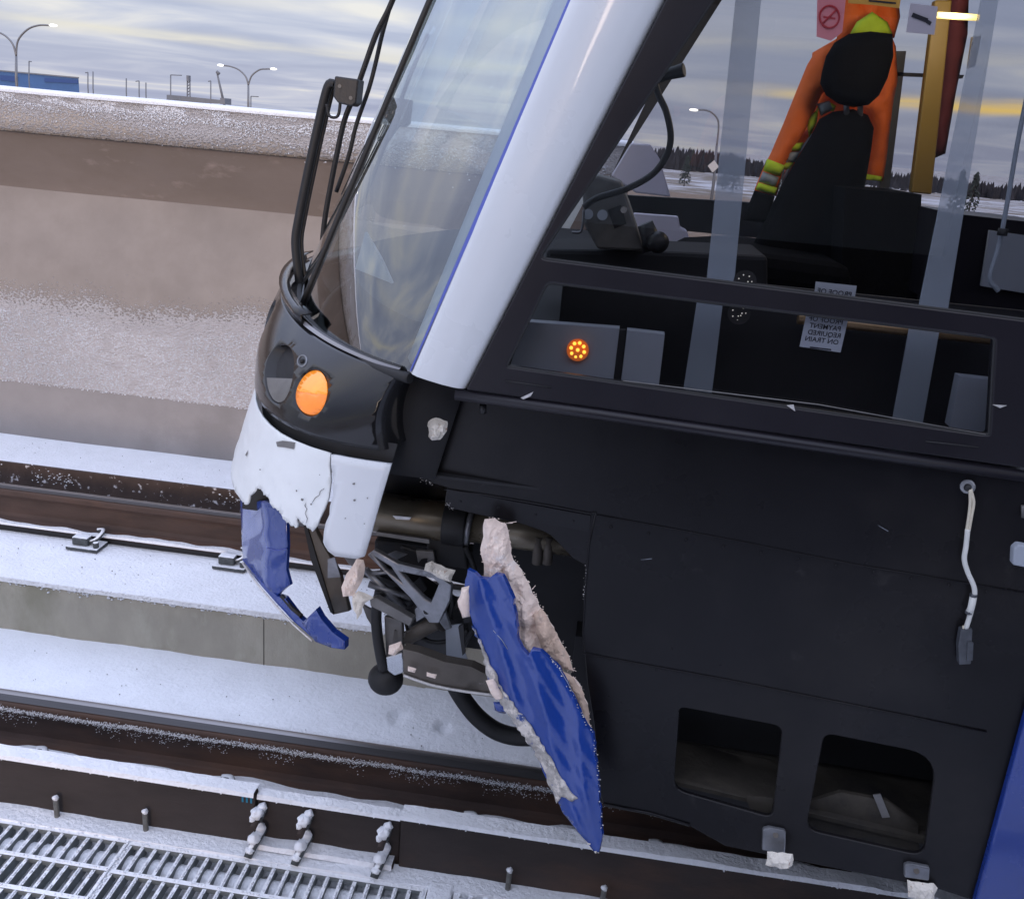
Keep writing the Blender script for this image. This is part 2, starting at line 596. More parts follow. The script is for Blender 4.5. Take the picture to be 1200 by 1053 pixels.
MAT['silver'] = mat('silver_reflector', (0.55, 0.57, 0.60), 0.22, metal=0.9, var=0.1, vscale=10)
MAT['amber'] = mat('amber_lens', (0.85, 0.26, 0.02), 0.15, var=0.12, vscale=40, coat=0.6, emit=((1.0, 0.30, 0.02), 0.45))
MAT['amber2'] = mat('amber_lens_lower', (0.78, 0.22, 0.03), 0.3, var=0.12, vscale=40, emit=((1.0, 0.28, 0.04), 0.26))
MAT['yellow'] = mat('yellow_lamp', (0.85, 0.60, 0.10), 0.3, emit=((1.0, 0.66, 0.12), 0.12))
MAT['led'] = mat('reflected_amber_led', (0.9, 0.4, 0.05), 0.4, emit=((1.0, 0.50, 0.06), 2.2))
MAT['ledbase'] = mat('reflected_amber_led_base', (0.55, 0.10, 0.02), 0.4, emit=((1.0, 0.22, 0.02), 0.30))
MAT['leddot'] = mat('white_led_dot', (0.7, 0.7, 0.65), 0.4, emit=((0.9, 0.85, 0.75), 0.45))
MAT['fabric'] = mat('black_seat_fabric', (0.005, 0.005, 0.006), 0.9, spec=0.1, var=0.3, vscale=60, bump=0.2, bscale=200)
MAT['orange'] = mat('orange_fabric', (1.0, 0.17, 0.02), 0.75, var=0.08, vscale=12, bump=0.3, bscale=18, bdist=0.03, emit=None)
MAT['lime'] = mat('lime_fabric', (0.55, 0.72, 0.03), 0.8, var=0.12, vscale=20)
MAT['silvertape'] = mat('silver_tape', (0.30, 0.33, 0.34), 0.5, var=0.15, vscale=30)
MAT['cover'] = mat('grey_cover', (0.34, 0.37, 0.42), 0.6, var=0.08, vscale=4)
MAT['post'] = mat('grey_post', (0.26, 0.30, 0.35), 0.55, var=0.08, vscale=4)
m_ = bpy.data.materials.new('reflection_strip')  # see-through grey imitating the second train's pillars reflected in the panes
m_.use_nodes = True
t_ = m_.node_tree
t_.nodes.clear()
a_, b_, c_, d_ = N(t_, 'ShaderNodeBsdfTransparent'), N(t_, 'ShaderNodeBsdfDiffuse'), N(t_, 'ShaderNodeMixShader'), N(t_, 'ShaderNodeOutputMaterial')
b_.inputs[0].default_value = (0.50, 0.57, 0.65, 1)
c_.inputs[0].default_value = 0.42
t_.links.new(a_.outputs[0], c_.inputs[1])
t_.links.new(b_.outputs[0], c_.inputs[2])
t_.links.new(c_.outputs[0], d_.inputs[0])
MAT['strip'] = m_
MAT['yellowpole'] = mat('yellow_pole', (0.24, 0.15, 0.03), 0.4, var=0.1)
MAT['maroon'] = mat('maroon_cloth', (0.11, 0.018, 0.02), 0.85, var=0.2, vscale=12)
MAT['brass'] = mat('brass_tube', (0.30, 0.20, 0.11), 0.35, metal=0.6)
MAT['lavender'] = mat('pale_lavender_plastic', (0.66, 0.62, 0.72), 0.6, var=0.05)
MAT['sticker'] = mat('reflected_grey_sticker', (0.42, 0.45, 0.50), 0.5, var=0.05)
MAT['ink'] = mat('dark_ink', (0.02, 0.02, 0.03), 0.6)
MAT['pinksticker'] = mat('pink_sticker', (0.80, 0.28, 0.30), 0.5)
MAT['redink'] = mat('red_ink', (0.50, 0.03, 0.04), 0.5)
MAT['yelsticker'] = mat('amber_sticker', (0.75, 0.40, 0.07), 0.5)
MAT['palesticker'] = mat('pale_sticker', (0.60, 0.56, 0.60), 0.5)
MAT['striplight'] = mat('warm_strip', (0.9, 0.75, 0.3), 0.4, emit=((1.0, 0.75, 0.25), 1.1))
MAT['cable'] = mat('white_cable', (0.66, 0.66, 0.62), 0.5, var=0.06, vscale=40)
MAT['wire'] = mat('cream_wire', (0.62, 0.56, 0.44), 0.5, var=0.1, vscale=60)
MAT['connector'] = mat('dark_connector', (0.06, 0.065, 0.075), 0.35, var=0.3, vscale=60)
MAT['teal'] = mat('teal_marker', (0.01, 0.18, 0.30), 0.6)
MAT['lamppost'] = mat('lamp_post_metal', (0.20, 0.21, 0.23), 0.5, metal=0.5)
MAT['lamphead'] = mat('lit_lamp_head', (0.9, 0.9, 0.85), 0.4, emit=((1.0, 0.95, 0.82), 2.5))
MAT['farblue'] = mat('blue_cladding', (0.04, 0.11, 0.27), 0.5, var=0.1, vscale=0.3)
MAT['farblue2'] = mat('dark_blue_cladding', (0.02, 0.06, 0.20), 0.5)
MAT['fargrey'] = mat('far_grey', (0.16, 0.17, 0.19), 0.7, var=0.1, vscale=0.5)
MAT['field'] = mat('snow_field', (0.60, 0.60, 0.62), 0.95, var=0.1, vscale=0.05, spots=[((0.22, 0.18, 0.135), 0.09, 0.42, 0.56)])
MAT['drygrass'] = mat('dry_grass', (0.24, 0.17, 0.115), 0.95, var=0.35, vscale=1.4, spots=[((0.60, 0.58, 0.56), 3.0, 0.62, 0.7)])
MAT['spruce'] = mat('spruce_foliage', (0.035, 0.045, 0.04), 0.9, var=0.4, vscale=2)
MAT['bark'] = mat('bark', (0.06, 0.05, 0.045), 0.9)
MAT['farwood'] = mat('far_wood', (0.045, 0.045, 0.055), 0.95, var=0.3, vscale=0.2)
MAT['sign'] = mat('reflected_sign_plate', (0.7, 0.7, 0.7), 0.5)
MAT['glass'] = glass_mat('tinted_window_glass', (0.70, 0.70, 0.72), 0.06)
MAT['farglass'] = glass_mat('far_window_glass', (0.80, 0.80, 0.81), 0.06)
MAT['wsglass'] = glass_mat('windshield_glass', (0.76, 0.84, 0.84), 0.27)


def frost_mat(name, base, zlo, zhi, scale, cover, bump=1.0, cols=(0.70, 0.64, 0.64)):
    "concrete with a frost layer whose thickness depends on height (where the wind has blown it)"
    m = mat(name, base, 0.92, var=0.13, vscale=2.4, spots=[((base[0] * 0.82, base[1] * 0.81, base[2] * 0.80), 1.1, 0.45, 0.68), ((base[0] * 1.12, base[1] * 1.12, base[2] * 1.12), 3.2, 0.55, 0.8)])
    t = m.node_tree
    b = t.nodes['Principled BSDF']
    co = N(t, 'ShaderNodeTexCoord')
    s3 = N(t, 'ShaderNodeSeparateXYZ')
    t.links.new(co.outputs['Object'], s3.inputs[0])
    big = N(t, 'ShaderNodeTexNoise')
    big.inputs['Scale'].default_value = 1.4
    t.links.new(co.outputs['Object'], big.inputs['Vector'])
    zz = math_node(t, 'ADD', s3.outputs[2], math_node(t, 'MULTIPLY', math_node(t, 'SUBTRACT', big.outputs[0], 0.5), 0.35))
    up = ramp(t, math_node(t, 'DIVIDE', math_node(t, 'SUBTRACT', zz, zlo), zhi - zlo), [(0.0, 0.6), (0.15, 1.0), (0.60, 0.95), (0.92, 0.0)])
    mp = N(t, 'ShaderNodeMapping')
    mp.inputs['Rotation'].default_value = (0, math.radians(-35), 0)
    mp.inputs['Scale'].default_value = (1.0, 1.0, 1.9)
    t.links.new(co.outputs['Object'], mp.inputs[0])
    nn = N(t, 'ShaderNodeTexNoise')
    nn.inputs['Scale'].default_value = scale
    nn.inputs['Detail'].default_value = 4
    nn.inputs['Roughness'].default_value = 0.55
    t.links.new(mp.outputs[0], nn.inputs['Vector'])
    th = math_node(t, 'SUBTRACT', math_node(t, 'ADD', nn.outputs[0], math_node(t, 'MULTIPLY', up, cover)), 0.72)
    k = ramp(t, th, [(0.0, 0.0), (0.07, 1.0)])
    old = b.inputs['Base Color'].links[0].from_socket
    t.links.new(mix_col(t, k, old, cols), b.inputs['Base Color'])
    h = math_node(t, 'MAXIMUM', th, 0.0)
    bn = N(t, 'ShaderNodeBump')
    bn.inputs['Strength'].default_value = bump
    bn.inputs['Distance'].default_value = 0.06
    t.links.new(h, bn.inputs['Height'])
    t.links.new(bn.outputs[0], b.inputs['Normal'])
    return m


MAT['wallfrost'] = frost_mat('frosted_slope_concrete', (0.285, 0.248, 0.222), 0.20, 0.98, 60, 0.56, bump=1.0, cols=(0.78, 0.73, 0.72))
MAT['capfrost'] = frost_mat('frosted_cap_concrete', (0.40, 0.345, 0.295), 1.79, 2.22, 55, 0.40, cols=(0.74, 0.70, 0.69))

# ================================================================== SETTING
XL, XR = -16.0, 9.0


def wavy(x0, x1, nx, y0, y1, ny, z, amp, sc, name, mat_, kind='structure', parent=None, skirt=None):
    rows = []
    for j in range(ny + 1):
        y = y0 + (y1 - y0) * j / ny
        rows.append([Vector((x0 + (x1 - x0) * i / nx, y, z + amp * mnoise.noise(Vector(((x0 + (x1 - x0) * i / nx) * sc, y * sc, z * 7))))) for i in range(nx + 1)])
    mb = MB().grid(rows)
    if skirt:
        lo = [Vector((p.x, p.y - 0.004, z - skirt)) for p in rows[0]]
        mb.grid([lo, rows[0]])
    o = mb.build(name, mat_, parent)
    if kind:
        o['kind'] = kind
    return o


# deck and plinths
rows = []
PAW = []
for px0, py0 in ((486, 762), (494, 800), (470, 842), (520, 850)):
    for k in range(6):
        PAW.append((px0 + random.uniform(-9, 9), py0 + random.uniform(-8, 8)))
PAW = [UZ(x, y, -0.474) for x, y in PAW]
xs_ = [XL + k * 0.25 for k in range(int((-4.2 - XL) / 0.25))] + [-4.2 + k * 0.018 for k in range(int(5.2 / 0.018))] + [1.0 + k * 0.3 for k in range(27)]
for j in range(43):
    y = 2.60 + j * 0.018
    row = []
    for x in xs_:
        z = -0.474 + 0.010 * mnoise.noise(Vector((x * 1.6, y * 2.2, 3))) + 0.004 * mnoise.noise(Vector((x * 8, y * 8, 1))) + 0.0014 * mnoise.noise(Vector((x * 33, y * 33, 1)))
        z += 0.028 * max(0, (y - 3.18) / 0.17) ** 2
        for q in PAW:
            d2 = (q.x - x) ** 2 + (q.y - y) ** 2
            if d2 < 0.0016:
                z -= 0.014 * math.exp(-d2 / 0.00022)
        row.append(Vector((x, y, z)))
    rows.append(row)
o = MB().grid(rows).build('guideway_deck', MAT['deck_snow'])
o['kind'] = 'structure'
wavy(XL, XR, 60, -4.45, 0.7, 24, -0.21, 0.012, 2.0, 'walkway_snow', MAT['deck_snow'])
wavy(XL, XR, 100, 4.3, 5.2, 10, -0.200, 0.008, 2.0, 'ledge_snow', MAT['snow'], skirt=0.02)
for y0, y1 in ((3.33, 4.32), (1.985, 2.62)):
    pl = thing('track_plinth', 'grey concrete plinth under the ' + ('far rail with snow on its top' if y0 > 3 else 'near rail beside the grating'), 'plinth', (-3, y0, -0.474))
    MB().box((XL, y0, -0.6), (XR, y1, -0.212)).build('concrete_block', MAT['concrete'], pl, bevel=0.012)
    s_ = wavy(XL, XR, 260, y0 - 0.006, y1 - 0.02, 10, -0.198, 0.006, 3.0, 'snow_cover', MAT['snow'], 'stuff', pl, skirt=0.022)
    fr_ = []
    for k in range(2600 if y0 > 3 else 500):
        x = random.uniform(-3.6, 0.6)
        fr_.append((x, y0 - 0.004, -0.203 - abs(random.gauss(0, 0.012)) - 0.006 * mnoise.noise(Vector((x * 4, 0, 0)))))
    crumbs('snow_fringe', fr_, 0.003, 0.009, MAT['snow'], pl)
# fine vertical shutter joints on the far plinth
for px in (309,):
    q = UZ(px, 700, -0.3)
    q = U(px, 705, 3.329)
    o = MB().box((q.x - 0.0014, 3.3285, -0.47), (q.x + 0.0014, 3.3305, -0.215)).build('plinth_joint', MAT['grime'])
    o['kind'] = 'structure'


# rails -------------------------------------------------------------
def rail(yc, label, zrot=0):
    r = thing('rail', label, 'rail', (-2, yc, -0.168))
    prof = [(-0.070, -0.168), (0.070, -0.168), (0.070, -0.158), (0.018, -0.140), (0.009, -0.125), (0.009, -0.055), (0.016, -0.040), (0.034, -0.032), (0.034, -0.008),
            (0.027, -0.001), (-0.027, -0.001), (-0.034, -0.008), (-0.034, -0.032), (-0.016, -0.040), (-0.009, -0.055), (-0.009, -0.125), (-0.018, -0.140), (-0.070, -0.158)]
    mb = MB().prism([(XL, yc + p[0], p[1]) for p in prof], (XR - XL, 0, 0))
    mb.build('rail_body', MAT['rail'], r, bevel=0.003, seg=1)
    hd = [(-0.0275, 0.0), (-0.0275, 0.0008), (0.0275, 0.0008), (0.034, -0.006), (0.0345, -0.010)]
    MB().grid([[Vector((XL, yc + p[0], p[1] + 0.0004)) for p in hd], [Vector((XR, yc + p[0], p[1] + 0.0004)) for p in hd]], smooth=False).build('rail_crown', MAT['crown'], r)
    for q_ in range(1):
        MB().box((XL, yc - 0.06, -0.196), (XR, yc + 0.06, -0.1685)).build('gap_shade', MAT['rubber'], r)  # dark strip added to paint the shade in the gap under the foot
    top = [(0.004, 0.0), (0.010, 0.0014), (0.022, 0.0014), (0.027, 0.0)]
    MB().grid([[Vector((XL, yc + p[0], p[1] + 0.0012)) for p in top], [Vector((XR, yc + p[0], p[1] + 0.0012)) for p in top]]).build('running_surface', MAT['railhead'], r)
    return r


YN, YF = 2.296, 3.796
rn = rail(YN, 'near running rail in front of the grating, frost speckled along its side')
rf = rail(YF, 'far running rail on the snowy concrete plinth, rusty web')
gp = []
for k in range(420):
    y_, x_ = random.choice(((2.68, 3.30), (3.36, 3.70), (4.35, 4.9))), random.uniform(-3.5, 0.4)
    yy_ = random.uniform(*y_)
    gp.append((x_, yy_, {2.68: -0.470, 3.36: -0.196, 4.35: -0.198}[y_[0]] + 0.001))
o = crumbs('grit', gp, 0.0012, 0.0038, MAT['grime'])
o['kind'] = 'stuff'
# frost along the near rail's web and head
pts = []
for k in range(16000):
    x = random.uniform(-3.2, 1.0)
    n_ = mnoise.noise(Vector((x * 9, 3.3, 0)))
    if n_ < -0.45:
        continue
    pts.append((x, YN - 0.035 - random.uniform(-0.002, 0.004), -0.024 + random.gauss(0, 0.0045) - 0.004 * n_))
for k in range(2000):
    x = random.uniform(-3.2, 1.0)
    if mnoise.noise(Vector((x * 14, 8.3, 0))) > 0.0:
        pts.append((x, YN - 0.034, -0.04 - abs(random.gauss(0, 0.014))))
crumbs('rail_frost', pts, 0.0007, 0.0024, MAT['snow'], rn)
# snow on rail feet
for r_, yc, x1 in ((rf, YF, 0.0), (rn, YN, 3.0)):
    wavy(-6, x1, 240, yc - 0.071, yc - 0.022, 3, -0.150 if r_ is rf else -0.146, 0.006, 9, 'foot_snow', MAT['snow'], 'stuff', r_, skirt=0.010)
pts = [(random.uniform(-3.6, 0), YF - 0.036, -0.006 + random.gauss(0, 0.002)) for k in range(60)]

# guard beams outside each rail
gb = thing('guard_beam', 'rusty guard beam behind the far rail, flecked with frost', 'guard beam', (-2, 4.05, -0.2))
MB().box((XL, 4.045, -0.195), (XR, 4.06, 0.012)).build('beam_web', MAT['rustfrost'], gb)
MB().box((XL, 4.061, -0.195), (XR, 4.15, -0.18)).build('beam_foot', MAT['rust'], gb)
pts = []
for k in range(900):
    x = random.uniform(-3.4, -0.2)
    if mnoise.noise(Vector((x * 3.0, 1.7, 0))) > -0.05:
        pts.append((x, 4.043, -0.035 + random.gauss(0, 0.018)))
crumbs('beam_frost', pts, 0.002, 0.0065, MAT['snow'], gb)

gn = thing('guard_beam', 'long dark rusty guard beam beside the grating with snow along its top', 'guard beam', (-1, 2.04, -0.2))
xa, xb = U(300, 925, 2.04).x, U(471, 955, 2.04).x
for i, (x0, x1, zt, yf) in enumerate(((XL, xa, 0.000, 2.03), (xa + 0.004, xb - 0.003, -0.014, 2.044), (xb, XR, 0.004, 2.028))):
    MB().box((x0, yf, -0.180), (x1, 2.062, zt)).build('beam_section', MAT['rust'], gn, bevel=0.004)
    wavy(max(x0, -5), min(x1, 4), max(20, int((min(x1, 4) - max(x0, -5)) * 70)), yf - 0.006, 2.068, 3, zt + 0.011, 0.005, 16, 'snow_ridge', MAT['snow'], 'stuff', gn, skirt=0.012)
    pts = [(random.uniform(max(x0, -3.0), min(x1, 2)), yf - 0.003, zt - abs(random.gauss(0, 0.003))) for k in range(int(220 * (min(x1, 2) - max(x0, -3))))]
    crumbs('snow_fringe', pts, 0.002, 0.005, MAT['snow'], gn)
MB().box((xa + 0.005, 2.012, -0.165), (xb - 0.012, 2.043, -0.150)).build('splice_foot', MAT['rust'], gn, bevel=0.004)
wavy(xa + 0.008, xb - 0.014, 50, 2.006, 2.043, 4, -0.140, 0.006, 12, 'splice_snow', MAT['snow'], 'stuff', gn, skirt=0.014)
# teal paint mark on the beam end
mk = MB()
for k in range(3):
    mk.box((xa - 0.036 + k * 0.012, 2.0285, -0.026), (xa - 0.031 + k * 0.012, 2.0305, -0.008))
mk.box((xa - 0.036, 2.0286, -0.0085), (xa - 0.007, 2.0304, -0.004))
mk.build('paint_mark', MAT['teal'], gn)


o = wavy(-4.5, 3.0, 260, 1.972, 2.034, 5, -0.157, 0.006, 9, 'beam_drift', MAT['snow'], 'stuff', gn, skirt=0.05)


# tie bolts at the splice
def tie_bolt():
    t = thing('tie_bolt', '', 'bolt', (0, 0, 0), 'snow topped bolts at the beam splice')
    MB().tube([(0, 0.0, -0.048), (0, -0.032, -0.052)], 0.013, 6).build('hex_nut', MAT['clip'], t, bevel=0.002)
    MB().tube([(0, 0.0, -0.05), (0, -0.055, -0.056)], 0.0075, 8).build('bolt_shank', MAT['rust'], t)
    MB().lump((0, -0.026, -0.036), 0.015, 14, 9, (1, 1.2, 0.75)).lump((0.006, -0.012, -0.030), 0.011).lump((-0.007, -0.036, -0.045), 0.008).build('snow_clump', MAT['snow'], t)
    MB().tube([(0.004, -0.008, -0.100), (-0.003, -0.035, -0.115), (-0.010, -0.060, -0.140)], [0.012, 0.011, 0.009], 7).build('lower_clamp', MAT['clip'], t)
    MB().lump((0.003, -0.016, -0.088), 0.011).lump((-0.004, -0.036, -0.104), 0.013, 12, 8, (1, 1.2, 0.8)).lump((-0.008, -0.052, -0.126), 0.009).build('snow_clump', MAT['snow'], t)
    return t


tb = tie_bolt()
labs = ['snow topped bolt nearest the teal paint mark on the beam', 'middle snowy bolt of the three at the beam splice', 'snowy bolt beside the right hand joint of the guard beam']
for i, (px, py) in enumerate(((307, 948), (361, 957), (453, 974))):
    q = U(px, py, 2.044)
    if i == 0:
        tb.location = (q.x, 2.044, 0.0)
        tb.scale = (1.25, 1.25, 1.1)
        tb['label'] = labs[0]
    else:
        dup(tb, (q.x, 2.044, 0.0), labs[i])


# rail clips
def rail_clip():
    t = thing('rail_clip', '', 'rail clip', (0, 0, 0), 'spring clips holding the rails')
    MB().box((-0.075, -0.17, 0.0), (0.075, -0.068, 0.016)).build('base_plate', MAT['clip'], t, bevel=0.004)
    MB().box((-0.055, -0.150, 0.016), (0.020, -0.105, 0.056)).build('shoulder_block', MAT['clip'], t, bevel=0.007)
    MB().tube(spline([(0.02, -0.125, 0.03), (0.045, -0.12, 0.042), (0.055, -0.09, 0.058), (0.045, -0.055, 0.062), (0.015, -0.05, 0.056)], 4), 0.0095, 8).build('spring_rod', MAT['clip'], t)
    MB().tube([(0.058, -0.145, 0.012), (0.058, -0.145, 0.042)], 0.013, 6).build('bolt_head', MAT['clip'], t, bevel=0.002)
    return t


rc = rail_clip()
spots = [('far', 98, 640), ('far', 268, 664), ('near', 48, 880), ('near', 262, 912), ('near', 540, 955), ('near', 752, 990), ('near', 985, 1024)]
lb = {98: 'spring clip and bolt block on the far plinth left of the train nose', 268: 'spring clip on the far plinth partly behind the torn blue bumper end',
      48: 'small snowy clip rod behind the guard beam, leftmost near the picture edge', 262: 'small snowy clip rod behind the guard beam just left of its splice',
      540: 'small snowy clip behind the beam left of the torn blue panel tip', 752: 'small snowy clip behind the beam right of the torn blue panel tip',
      985: 'small snowy clip between the two hanging white foam brackets'}
for i, (w, px, py) in enumerate(spots):
    q = UZ(px, py, -0.18)
    yc = YF if w == 'far' else YN
    loc = (q.x, yc, -0.195)
    if i == 0:
        rc.location = loc
        rc['label'] = lb[px]
    else:
        dup(rc, loc, lb[px])

# threaded studs
st0 = thing('threaded_stud', '', 'stud', (0, 0, 0), 'threaded studs between beam and grating')
MB().tube([(0, 0, -0.05), (0, 0, 0.062)], 0.0075, 10).build('rod', MAT['stud'], st0)
MB().lump((0, 0, 0.063), 0.0085, 10, 7, (1, 1, 0.9), 0.5).build('snow_cap', MAT['snow'], st0)
sl = ['threaded stud leftmost, in front of the beam at the picture edge', 'threaded stud standing at the seam of the two left gratings',
      'threaded stud below the torn blue panel, at the third grating', 'threaded stud at the bottom edge below the torn panel tip']
for i, (px, py) in enumerate(((67, 956), (171, 972), (595, 1041), (705, 1062))):
    q = UZ(px, py, -0.158)
    loc = (q.x, q.y, -0.158)
    if i == 0:
        st0.location = loc
        st0['label'] = sl[0]
    else:
        dup(st0, loc, sl[i])

# gratings ---------------------------------------------------------------
GZ = -0.165
bar_me = None


def grating(x0, x1, y1, label, idx):
    g = thing('floor_grating', label, 'grating', ((x0 + x1) / 2, y1, GZ), 'steel floor gratings beside the track')
    y0 = 0.75
    base = MB().box((-0.0024, y0, GZ - 0.028), (0.0024, y1, GZ)).build('bearing_bar', MAT['galv'])
    bpy.data.objects.remove(base)
    me = bpy.data.meshes['bearing_bar'] if 'bearing_bar' in bpy.data.meshes else None
    n = int(round((x1 - x0) / 0.0375))
    p = Matrix.Translation(-g.location)
    lo = MB().box((-0.0052, y0 - y1, -0.030), (0.0052, 0, 0))
    mesh = bpy.data.meshes.new('bearing_bar')
    mesh.from_pydata(lo.v, [], lo.f)
    mesh.materials.append(MAT['galv'])
    for k in range(n + 1):
        o = bpy.data.objects.new('bearing_bar', mesh)
        COL.objects.link(o)
        o.parent = g
        w = 1.6 if k in (0, n) else 1
        o.scale = (w, 1, 1)
        o.location = (x0 + (x1 - x0) * k / n - g.location.x, 0, 0)
    lo = MB().box((x0 - g.location.x, -0.007, -0.012), (x1 - g.location.x, 0.007, 0.003))
    mesh2 = bpy.data.meshes.new('cross_bar')
    mesh2.from_pydata(lo.v, [], lo.f)
    mesh2.materials.append(MAT['galv'])
    y = y1 - 0.005
    k = 0
    while y > y0:
        o = bpy.data.objects.new('cross_bar', mesh2)
        COL.objects.link(o)
        o.parent = g
        o.location = (0, y - y1, 0)
        y -= 0.032 if k == 0 else 0.104
        k += 1
    # frost lumps on the bars
    pts = []
    for k in range(3200):
        kk = random.randint(0, n)
        pts.append((x0 + (x1 - x0) * kk / n, random.uniform(1.45, y1), GZ + 0.001))
    for k in range(500):
        pts.append((random.uniform(x0, x1), y1 - 0.005 - random.choice((0, 0.032, 0.136, 0.240, 0.344)), GZ + 0.003))
    crumbs('bar_frost', pts, 0.0025, 0.0055, MAT['snow'], g)
    return g


gx = [UZ(157, 980, GZ).x, UZ(500, 1030, GZ).x, UZ(538, 1036, GZ).x]
GY = UZ(157, 975, GZ).y
grating(gx[0] - 1.05, gx[0] - 0.004, GY, 'snowy steel floor grating at the left picture edge', 0)
grating(gx[0] + 0.004, gx[1], GY - 0.004, 'snowy steel floor grating in the middle, between seam and white plate', 1)
grating(gx[2], gx[2] + 0.9, GY - 0.02, 'snowy steel floor grating at the right, under the torn blue panel', 2)
o = MB().box((gx[1] + 0.012, 0.8, GZ - 0.01), (gx[2] - 0.012, GY - 0.012, GZ + 0.012)).build('cover_plate', MAT['snow'], bevel=0.006)
tag(o, 'narrow snow covered plate between two floor gratings', 'plate')
# conduit below the gratings with snow on it
yy = GY - 0.085
path = [(x * 0.1, yy + 0.004 * math.sin(x), GZ - 0.052) for x in range(-60, 60)]
cd = thing('conduit', 'snow covered conduit running under the floor gratings', 'pipe', (-1, yy, -0.3))
MB().tube(path, 0.038, 14).build('pipe', MAT['snow'], cd)
for k, y in enumerate((1.72, 1.60)):
    MB().box((-5, y - 0.03, GZ - 0.11), (4, y + 0.03, GZ - 0.06)).build('support_rail', MAT['galv'], cd, bevel=0.006)
wavy(XL, XR, 60, 0.2, 1.97, 20, -0.29, 0.02, 9, 'walkway_slab', MAT['deck_snow'])

# parapet wall ---------------------------------------------------------------
WX0, WX1 = XL, 0.02
pw = thing('parapet_wall', 'long pinkish concrete parapet wall, frosted on its slope and snow capped', 'wall', (-3, 5.0, -0.2))


def profile(pts, name, m, x0=WX0, x1=WX1, back=None, step=0.12, amp=0.004):
    n = int((x1 - x0) / step)
    rows = []
    for i in range(n + 1):
        x = x0 + (x1 - x0) * i / n
        rows.append([Vector((x, p[0] + amp * mnoise.noise(Vector((x * 1.3, p[1] * 3, 2.0))), p[1] + amp * mnoise.noise(Vector((x * 1.1, p[1], 9.0))))) for p in pts])
    return MB().grid(rows).build(name, m, pw)


def sm(a_, b_, n):
    return [(a_[0] + (b_[0] - a_[0]) * k / n, a_[1] + (b_[1] - a_[1]) * k / n) for k in range(n + 1)]


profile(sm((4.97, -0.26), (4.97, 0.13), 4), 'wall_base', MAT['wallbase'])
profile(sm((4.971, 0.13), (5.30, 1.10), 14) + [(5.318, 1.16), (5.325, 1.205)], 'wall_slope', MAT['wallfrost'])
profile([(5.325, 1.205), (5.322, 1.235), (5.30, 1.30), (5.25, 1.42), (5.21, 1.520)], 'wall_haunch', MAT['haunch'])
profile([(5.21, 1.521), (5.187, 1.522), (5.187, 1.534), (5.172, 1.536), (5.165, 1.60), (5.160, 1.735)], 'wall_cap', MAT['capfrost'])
profile([(5.160, 1.735), (5.62, 1.735), (5.62, -0.3)], 'wall_back', MAT['wall'])
sc = profile([(5.150, 1.730), (5.147, 1.742), (5.155, 1.752), (5.20, 1.757), (5.40, 1.760), (5.60, 1.757), (5.63, 1.735)], 'snow_cap', MAT['snow'], step=0.05, amp=0.005)
sc['kind'] = 'stuff'
end = [(4.97, -0.26), (4.97, 0.13), (5.30, 1.10), (5.325, 1.205), (5.21, 1.521), (5.16, 1.735), (5.62, 1.735), (5.62, -0.26)]
MB().prism([(WX1 - 0.004, p[0] + 0.006, p[1] - 0.004) for p in end], (0.004, 0, 0)).build('wall_end', MAT['wall'], pw)
o = MB().box((WX0, 5.183, 1.5195), (WX1 - 0.01, 5.2, 1.5225)).build('joint_strip', MAT['dark'], pw)
pts = []
for k in range(12000):
    x = random.uniform(-4.2, -0.1)
    dz_ = abs(random.gauss(0, 0.07))
    if mnoise.noise(Vector((x * 5, dz_ * 20, 4))) > -0.15:
        pts.append((x, 5.160, 1.725 - dz_ * (0.45 + 0.6 * min(1, max(0, (x + 3.6) / 2.2)))))
crumbs('cap_frost', pts, 0.0022, 0.0065, MAT['snow'], pw)
pts = []
while len(pts) < 30000:
    x = random.uniform(-4.6, 0.0)
    z = random.uniform(0.125, 0.70)
    edge = 0.47 + 0.12 * mnoise.noise(Vector((x * 0.9, 2.2, 0))) + 0.10 * (x + 3.6) / 3.0
    if z > edge and random.random() > math.exp(-(z - edge) / 0.012):
        continue
    if mnoise.noise(Vector((x * 11, z * 16, 6))) < -0.42:
        continue
    pts.append((x, 4.971 + (z - 0.13) * 0.329 / 0.97 * 1.0 - 0.001, z))
crumbs('slope_frost', pts, 0.002, 0.0055, MAT['snow'], pw)

# terrain, field and far things -------------------------------------------------
g = MB()
rows = []
ys = [5.7, 9, 14, 22, 34, 48, 70, 110, 200, 500, 1500, 4000]
zs = [-0.9, -1.0, -1.1, -1.3, -1.6, -1.9, -2.3, -3.2, -4.6, -7, -9, -9]
for y, z in zip(ys, zs):
    rows.append([Vector((x * (1 + y / 60), y, z + 0.15 * mnoise.noise(Vector((x * 0.3, y * 0.11, 0))))) for x in range(-60, 61, 4)])
o = MB().grid(rows[:8]).build('grass_verge', MAT['drygrass'])
o['kind'] = 'structure'
o = MB().grid(rows[7:]).build('snow_field', MAT['field'])
o['kind'] = 'structure'
o = MB().add([(-4000, 1.2, -9.5), (4000, 1.2, -9.5), (4000, 4000, -9.5), (-4000, 4000, -9.5)], [(0, 1, 2, 3)]).build('ground', MAT['field'])
o['kind'] = 'structure'
o = MB().add([(-4000, -4000, -2.0), (4000, -4000, -2.0), (4000, -4.5, -2.0), (-4000, -4.5, -2.0)], [(0, 1, 2, 3)]).build('ground', MAT['field'])
o['kind'] = 'structure'


